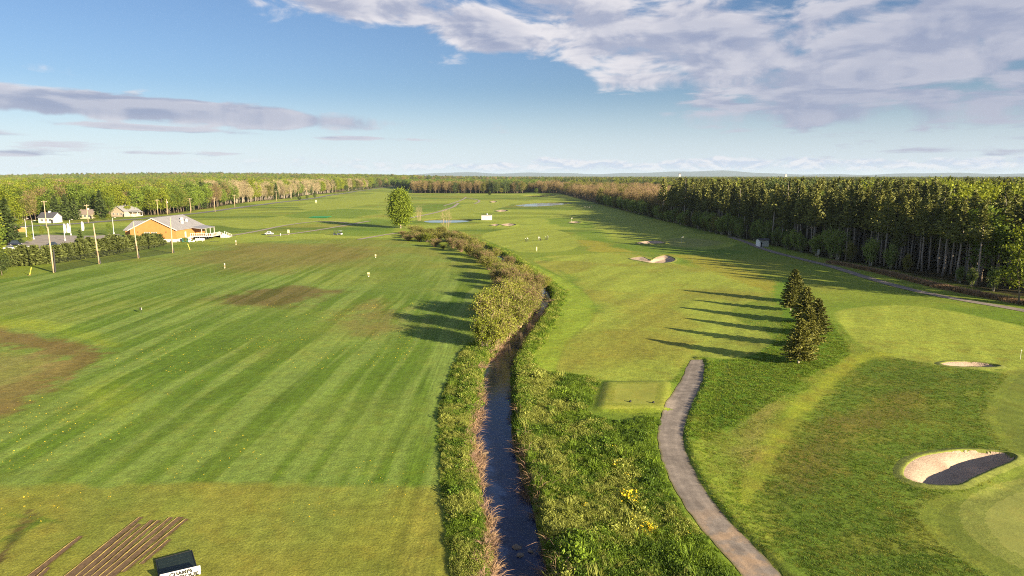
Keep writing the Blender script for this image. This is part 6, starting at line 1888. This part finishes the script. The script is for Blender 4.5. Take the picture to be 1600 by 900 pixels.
# ------------------------------------------------------------------ golfers
def person_mesh(name, pose, shirt, trousers, skin, hair):
    J = {'pelvis': (0, 0, 0.95), 'waist': (0, 0.0, 1.1), 'chest': (0, 0.02, 1.35), 'neck': (0, 0.03, 1.5), 'head': (0, 0.05, 1.62), 'crown': (0, 0.05, 1.74),
         'hipl': (-0.1, 0, 0.92), 'kneel': (-0.13, 0.03, 0.5), 'anklel': (-0.15, 0, 0.09), 'toel': (-0.17, 0.17, 0.04), 'hipr': (0.1, 0, 0.92), 'kneer': (0.13, 0.03, 0.5), 'ankler': (0.15, 0, 0.09), 'toer': (0.17, 0.17, 0.04),
         'shl': (-0.19, 0.02, 1.42), 'ell': (-0.25, 0.02, 1.14), 'wrl': (-0.22, 0.16, 0.92), 'hal': (-0.2, 0.21, 0.84), 'shr': (0.19, 0.02, 1.42), 'elr': (0.25, 0.02, 1.14), 'wrr': (0.22, 0.16, 0.92), 'har': (0.2, 0.21, 0.84)}
    J.update(pose)
    names = list(J); idx = {n_: i for i, n_ in enumerate(names)}
    E_ = [('pelvis', 'waist'), ('waist', 'chest'), ('chest', 'neck'), ('neck', 'head'), ('head', 'crown'), ('pelvis', 'hipl'), ('hipl', 'kneel'), ('kneel', 'anklel'), ('anklel', 'toel'), ('pelvis', 'hipr'), ('hipr', 'kneer'), ('kneer', 'ankler'), ('ankler', 'toer'),
          ('chest', 'shl'), ('shl', 'ell'), ('ell', 'wrl'), ('wrl', 'hal'), ('chest', 'shr'), ('shr', 'elr'), ('elr', 'wrr'), ('wrr', 'har')]
    rad = {'pelvis': .15, 'waist': .14, 'chest': .16, 'neck': .06, 'head': .1, 'crown': .075, 'hipl': .1, 'kneel': .065, 'anklel': .045, 'toel': .035, 'hipr': .1, 'kneer': .065, 'ankler': .045, 'toer': .035,
           'shl': .075, 'ell': .05, 'wrl': .035, 'hal': .04, 'shr': .075, 'elr': .05, 'wrr': .035, 'har': .04}
    me = bpy.data.meshes.new(name); me.from_pydata([J[n_] for n_ in names], [(idx[a], idx[b]) for a, b in E_], [])
    o = bpy.data.objects.new(name, me); C.objects.link(o)
    sk = o.modifiers.new('skin', 'SKIN'); ss = o.modifiers.new('sub', 'SUBSURF'); ss.levels = 1; ss.render_levels = 1
    for i, n_ in enumerate(names): me.skin_vertices[0].data[i].radius = (rad[n_],) * 2; me.skin_vertices[0].data[i].use_root = n_ == 'pelvis'
    dg = bpy.context.evaluated_depsgraph_get(); m2 = bpy.data.meshes.new_from_object(o.evaluated_get(dg))
    bpy.data.objects.remove(o)
    m2.materials.clear()
    for m_ in (shirt, trousers, skin, hair): m2.materials.append(m_)
    neckz = J['neck'][2]; hd = Vector(J['head'])
    for p in m2.polygons:
        c = Vector(p.center); p.use_smooth = True
        if (c - Vector(J['hal'])).length < 0.12 or (c - Vector(J['har'])).length < 0.12: p.material_index = 2
        elif c.z > neckz + 0.01: p.material_index = 3 if c.z > hd.z + 0.04 else 2
        elif c.z < J['pelvis'][2] - 0.0: p.material_index = 1
        else: p.material_index = 0
    return m2


skin = mat('skin', (0.5, 0.32, 0.23), 0.6); navy = mat('navy_cloth', (0.03, 0.035, 0.06), 0.9); cap_w = mat('cap_white', (0.8, 0.8, 0.78), 0.8); grey = mat('grey_cloth', (0.18, 0.18, 0.2), 0.9)
bend = {'waist': (0, .06, 1.08), 'chest': (0, .22, 1.27), 'neck': (0, .32, 1.37), 'head': (0, .4, 1.46), 'crown': (0, .46, 1.55), 'shl': (-.19, .25, 1.32), 'shr': (.19, .25, 1.32), 'ell': (-.16, .34, 1.06), 'elr': (.16, .34, 1.06), 'wrl': (-.05, .42, .86), 'wrr': (.05, .42, .86), 'hal': (-.02, .45, .79), 'har': (.02, .45, .79)}
walk = {'kneel': (-.11, .16, .52), 'anklel': (-.12, .28, .1), 'toel': (-.12, .46, .06), 'kneer': (.11, -.02, .5), 'ankler': (.12, -.28, .14), 'toer': (.12, -.14, .04), 'ell': (-.26, -.1, 1.15), 'wrl': (-.24, -.02, .92), 'hal': (-.23, .02, .85)}
PM = [person_mesh('body', bend, white, navy, skin, cap_w), person_mesh('body', walk, white, grey, skin, cap_w), person_mesh('body', {}, white, navy, skin, cap_w), person_mesh('body', walk, navy, grey, skin, cap_w)]
# turn a skin-modified figure into a golfer: body plus cap brim
def golfer(px, py, pm_, rz, lab, grp=None, club=False):
    x_, y_ = g(px, py); o = empty('person', (x_, y_, hz(x_, y_) + 0.01), rz)
    inst('body', PM[pm_], o)
    hp_ = (0, .46, 1.53) if pm_ == 0 else (0, .05, 1.70)
    MB().lathe([(0.115, 0), (0.11, 0.05), (0.06, 0.09)], 9, hp_).build('cap', cap_w, o)
    if club: MB().tube([(0.0, .45, .8), (0.12, .85, .05)], 0.012, 4).build('golf_club', steel, o)
    return tag(o, lab, 'person', grp)


golfer(825, 377, 0, 1.2, 'golfer in white bending on the fairway, leftmost of the three', club=True); golfer(842, 376, 1, 0.6, 'golfer in white top and dark trousers, middle of the three on the fairway'); golfer(856, 374.5, 2, 2.0, 'golfer in white standing rightmost of the three on the fairway')
for px, py, lab in ((822, 377, 'dark golf trolley beside the bending golfer'), (844.5, 376, 'dark golf trolley next to the middle golfer'), (853.5, 374.5, 'dark golf trolley left of the rightmost golfer')):
    x_, y_ = g(px, py); trolley('golf_trolley', x_, y_, hz(x_, y_), 0.5, lab, 'golf trolleys of the three golfers', black)
for i, (px, lab) in enumerate(((914, 'far golfer leftmost of the group below the pine shadow'), (917.5, 'far golfer second in the group below the pine shadow'), (920.5, 'far golfer third in the group below the pine shadow'), (924, 'far golfer rightmost of the group below the pine shadow'))):
    golfer(px, 325.5, (2, 3, 1, 3)[i], i * 1.5, lab, 'far golfers on the right fairway')

# ------------------------------------------------------------------ flags, markers, signs
flagw = mat('flag_cloth', (0.78, 0.76, 0.55), 0.8)
def flag(px, py, h_, lab, w_=0.55, base=True, cat='flag', grp=None, cloth=flagw):
    x_, y_ = g(px, py); o = empty('golf_flag', (x_, y_, hz(x_, y_)), 0.4)
    MB().tube([(0, 0, -0.1), (0, 0, h_)], 0.035, 6).build('pole', white, o)
    vs = []
    for i in range(6): vs += [(i * w_ / 5, 0.06 * math.sin(i * 1.4), h_), (i * w_ / 5, 0.06 * math.sin(i * 1.4 + .4), h_ - 0.5 * w_ - 0.15 * (5 - i) / 5)]
    MB().add(vs, [(2 * i, 2 * i + 1, 2 * i + 3, 2 * i + 2) for i in range(5)]).build('cloth', cloth, o)
    if base: MB().lathe([(0.16, 0), (0.14, 0.08), (0.05, 0.1)], 8).build('cup_ring', white, o)
    return tag(o, lab, cat, grp)


flag(1065, 379.5, 2.6, 'white flag on the far green at the pine shadow edge', 0.9)
flag(1594, 562, 1.5, 'thin marker pole with small flag at the right border below the pines', 0.22, False)
flag(893, 346.5, 2.3, 'tiny flag by the far bunker in front of the dark rough', 0.6)
def board(px, py, h_, w_, bh, lab, mcol, rz=0.0, cat='target sign', grp='target signs on the driving range'):
    x_, y_ = g(px, py); o = empty('target_sign', (x_, y_, hz(x_, y_)), rz)
    for q in (-0.28 * w_, 0.28 * w_): MB().box(q - 0.04, q + 0.04, -0.04, 0.04, -0.1, h_).build('post', wood_pole, o)
    MB().box(-w_ / 2, w_ / 2, -0.1, -0.05, h_ - bh, h_).build('panel', mcol, o); MB().box(-w_ / 2 - 0.05, w_ / 2 + 0.05, -0.12, -0.03, h_, h_ + 0.06).build('trim', mcol, o)
    MB().lathe([(0.13, -0.05), (0.12, 0.16), (0.09, 0.2)], 9, (0, -0.2, 0)).build('ball_basket', flagw, o)
    return tag(o, lab, cat, grp)


pyel = mat('pale_yellow_board', (0.75, 0.70, 0.36), 0.6)
board(576, 432, 1.05, 0.55, 0.4, 'pale yellow target sign in the middle of the range', pyel); board(351.5, 419, 1.4, 0.28, 0.4, 'white target sign left on the range behind the brown patch', white)
board(369, 382.5, 1.6, 0.36, 0.5, 'white target sign at the far left end of the range', white); board(451, 367, 2.2, 1.0, 1.4, 'tall yellow target sign at the far end of the range', pyel)
board(438.5, 369, 1.1, 0.4, 0.6, 'small white marker beside the tall yellow sign', white); board(587, 403, 1.0, 0.45, 0.5, 'small pale marker right of centre on the far range', pyel)
board(494, 318, 3.2, 1.6, 2.2, 'yellow sign far off near the road bushes', pyel, 0.0, 'sign', None); board(690, 300.5, 5.0, 3.0, 4.0, 'pale far sign pair before the middle wood', white, 0.0, 'sign', None)
board(838.5, 393, 1.5, 0.35, 1.2, 'narrow pale yellow distance post on the near fairway', pyel, 0.0, 'post', None)
board(1278, 402, 2.6, 0.8, 1.6, 'white hole sign beside the path at the pine edge', white, 0.2, 'sign', None)
x_, y_ = g(221, 488); o = empty('range_marker', (x_, y_, hz(x_, y_)), 0.3); tag(o, 'small black and white distance marker alone on the left of the range', 'marker')
MB().box(-0.03, 0.03, -0.03, 0.03, -0.1, 1.05).build('post', black, o); MB().box(-0.28, 0.0, -0.09, -0.04, 0.5, 1.05).build('dark_half', black, o); MB().box(0.003, 0.16, -0.09, -0.04, 0.55, 1.0).build('pale_half', cream, o)
for px, py, lab in ((985, 626, 'dark tee marker on the left of the tee deck'), (1021, 628, 'dark tee marker on the right of the tee deck')):
    x_, y_ = g(px, py, 0.55); o = empty('tee_marker', (x_, y_, hz(x_, y_))); tag(o, lab, 'tee marker', 'tee markers')
    MB().lathe([(0.0, 0.0), (0.13, 0.02), (0.15, 0.12), (0.1, 0.22), (0.0, 0.25)], 10).build('ball', black, o, True); MB().lathe([(0.03, -0.1), (0.03, 0.03)], 6).build('spike', steel, o)
gm = mat('green_mat', (0.02, 0.25, 0.09), 0.9)
x_, y_ = g(501, 340.5); o = empty('practice_mats', (x_, y_, hz(x_, y_) + 0.3)); tag(o, 'bright green tarpaulin patch on the far left fairway', 'tarpaulin')
MB().box(-6, 6, -5, 5, 0, 0.15).build('sheet', gm, o); MB().box(-6.2, 6.2, -5.2, -5.0, 0, 0.25).build('hem', gm, o)

# the range sign at the bottom border
bb = mat('black_board', (0.012, 0.022, 0.016), 0.55, 0.3, 4.0); wb = mat('white_board', (0.85, 0.84, 0.80), 0.5); ink = mat('black_ink', (0.01, 0.01, 0.01), 0.6)
kz = 0.12
tl = np.array(g(243.6, 874.3, kz)); trr = np.array(g(298.8, 859.9, kz)); br = np.array(g(306.6, 884.4, kz))
cen = (tl + br) / 2; dvec = (trr - tl) / np.linalg.norm(trr - tl); W_ = np.linalg.norm(trr - tl) / 2; Dp = np.linalg.norm(br - trr) / 2
ang_ = math.atan2(dvec[1], dvec[0])
ko = empty('hitting_mat', (cen[0], cen[1], hz(*cen)), ang_); tag(ko, 'square black hitting mat on the turf behind the white lettered sign', 'mat')
MB().box(-W_, W_, -Dp, Dp, -0.1, kz - 0.02).build('pad', bb, ko)
rim = MB().box(-W_ - 0.03, W_ + 0.03, Dp, Dp + 0.05, -0.1, kz + 0.01); rim.box(-W_ - 0.05, -W_, -Dp, Dp, -0.1, kz + 0.01); rim.box(W_, W_ + 0.05, -Dp, Dp, -0.1, kz + 0.01); rim.build('rubber_edge', black, ko)
for i in range(5):
    y0_ = -Dp + 0.06 + i * (2 * Dp - 0.1) / 5
    MB().box(-W_ + 0.05, W_ - 0.05, y0_, y0_ + (2 * Dp - 0.1) / 5 - 0.03, kz - 0.02, kz).build('turf_tile', bb, ko)
SZ = 0.62
sa = np.array(g(249.8, 898.4, SZ)); sb2 = np.array(g(312.8, 883.7, SZ)); sc2 = (sa + sb2) / 2; sv = sb2 - sa; SW = np.linalg.norm(sv) / 2
so_ = empty('range_sign', (sc2[0], sc2[1], hz(*sc2)), math.atan2(sv[1], sv[0])); tag(so_, 'white sign board with black capital lettering standing at the bottom border', 'sign')
sg = MB().box(-SW, SW, -0.03, 0.03, SZ - 0.85 if SZ > 0.9 else -0.12, SZ).build('sign_board', wb, so_)
for q in (-SW * 0.8, SW * 0.8): MB().box(q - 0.04, q + 0.04, 0.035, 0.10, -0.2, SZ - 0.05).build('post', wood_pole, so_)


def lettering(txt, x, y, z, size, width, parent, name='lettering'):
    cu = bpy.data.curves.new('t', 'FONT'); cu.body = txt; cu.size = size; cu.extrude = 0.004; cu.offset = 0.02 * size / 0.3; cu.align_x = 'CENTER'; cu.space_character = 1.08
    to = bpy.data.objects.new('t', cu); C.objects.link(to)
    dg = bpy.context.evaluated_depsgraph_get(); me = bpy.data.meshes.new_from_object(to.evaluated_get(dg)); bpy.data.objects.remove(to)
    xs_ = [v.co.x for v in me.vertices]; k_ = width / (max(xs_) - min(xs_))
    me.materials.clear(); me.materials.append(ink)
    o = bpy.data.objects.new(name, me); C.objects.link(o); o.parent = parent
    o.location = (x, y, z); o.rotation_euler = (math.pi / 2, 0, 0); o.scale = (k_, 1, 1)
    return o


lettering('CHAMPS', 0.02 * SW, -0.036, SZ - 0.30, 0.335, 1.16 * SW, sg); lettering('PRATIQUE', 0.06 * SW, -0.036, SZ - 0.60, 0.335, 1.66 * SW, sg)

# ------------------------------------------------------------------ far hills and the air
hm = mat('hill_forest', (0.045, 0.06, 0.035), 0.95, 0.3, 0.002)
nA = 240; vs = []; az_ = np.linspace(-1.15, 1.15, nA)
for a_ in az_:
    px = math.tan(max(min(a_, 1.2), -1.2)) * FPX + 800
    hgt = 20 + 95 * math.exp(-((a_ - 0.03) / 0.22) ** 2) + 70 * math.exp(-((a_ - 0.22) / 0.06) ** 2) + 95 * math.exp(-((a_ - 0.30) / 0.07) ** 2) + 60 * math.exp(-((a_ - 0.52) / 0.2) ** 2) + 55 * math.exp(-((a_ + 0.08) / 0.05) ** 2) + 40 * math.exp(-((a_ - 0.75) / 0.2) ** 2)
    hgt += 22 * math.sin(a_ * 37) * math.sin(a_ * 13 + 1) + 10 * math.sin(a_ * 90)
    for rr_, q in ((21000, -0.02), (22500, 0.55), (24000, 1.0), (26500, 0.7), (28000, 0.0)):
        vs.append((math.sin(a_) * rr_, math.cos(a_) * rr_, max(q * hgt, -1)))
vs = [(x, y, z * 1.05 if z > 0 else z) for x, y, z in vs]
hills = MB().add(vs, [(i * 5 + j, i * 5 + j + 1, i * 5 + j + 6, i * 5 + j + 5) for i in range(nA - 1) for j in range(4)]).build('hills', hm, None, True); tag(hills, kind='structure')

hzm = bpy.data.materials.new('haze_air'); hzm.use_nodes = True
nt = hzm.node_tree; nt.nodes.clear(); k = NT(nt)
pv = k.n('ShaderNodeVolumePrincipled'); pv.inputs['Color'].default_value = (0.60, 0.78, 1.0, 1); pv.inputs['Density'].default_value = 3.2e-5; pv.inputs['Anisotropy'].default_value = 0.0
ou = k.n('ShaderNodeOutputMaterial'); nt.links.new(pv.outputs[0], ou.inputs['Volume'])
haze = MB().box(-34000, 34000, -1500, 34000, -4.0, 190).build('haze', hzm); tag(haze, kind='stuff')
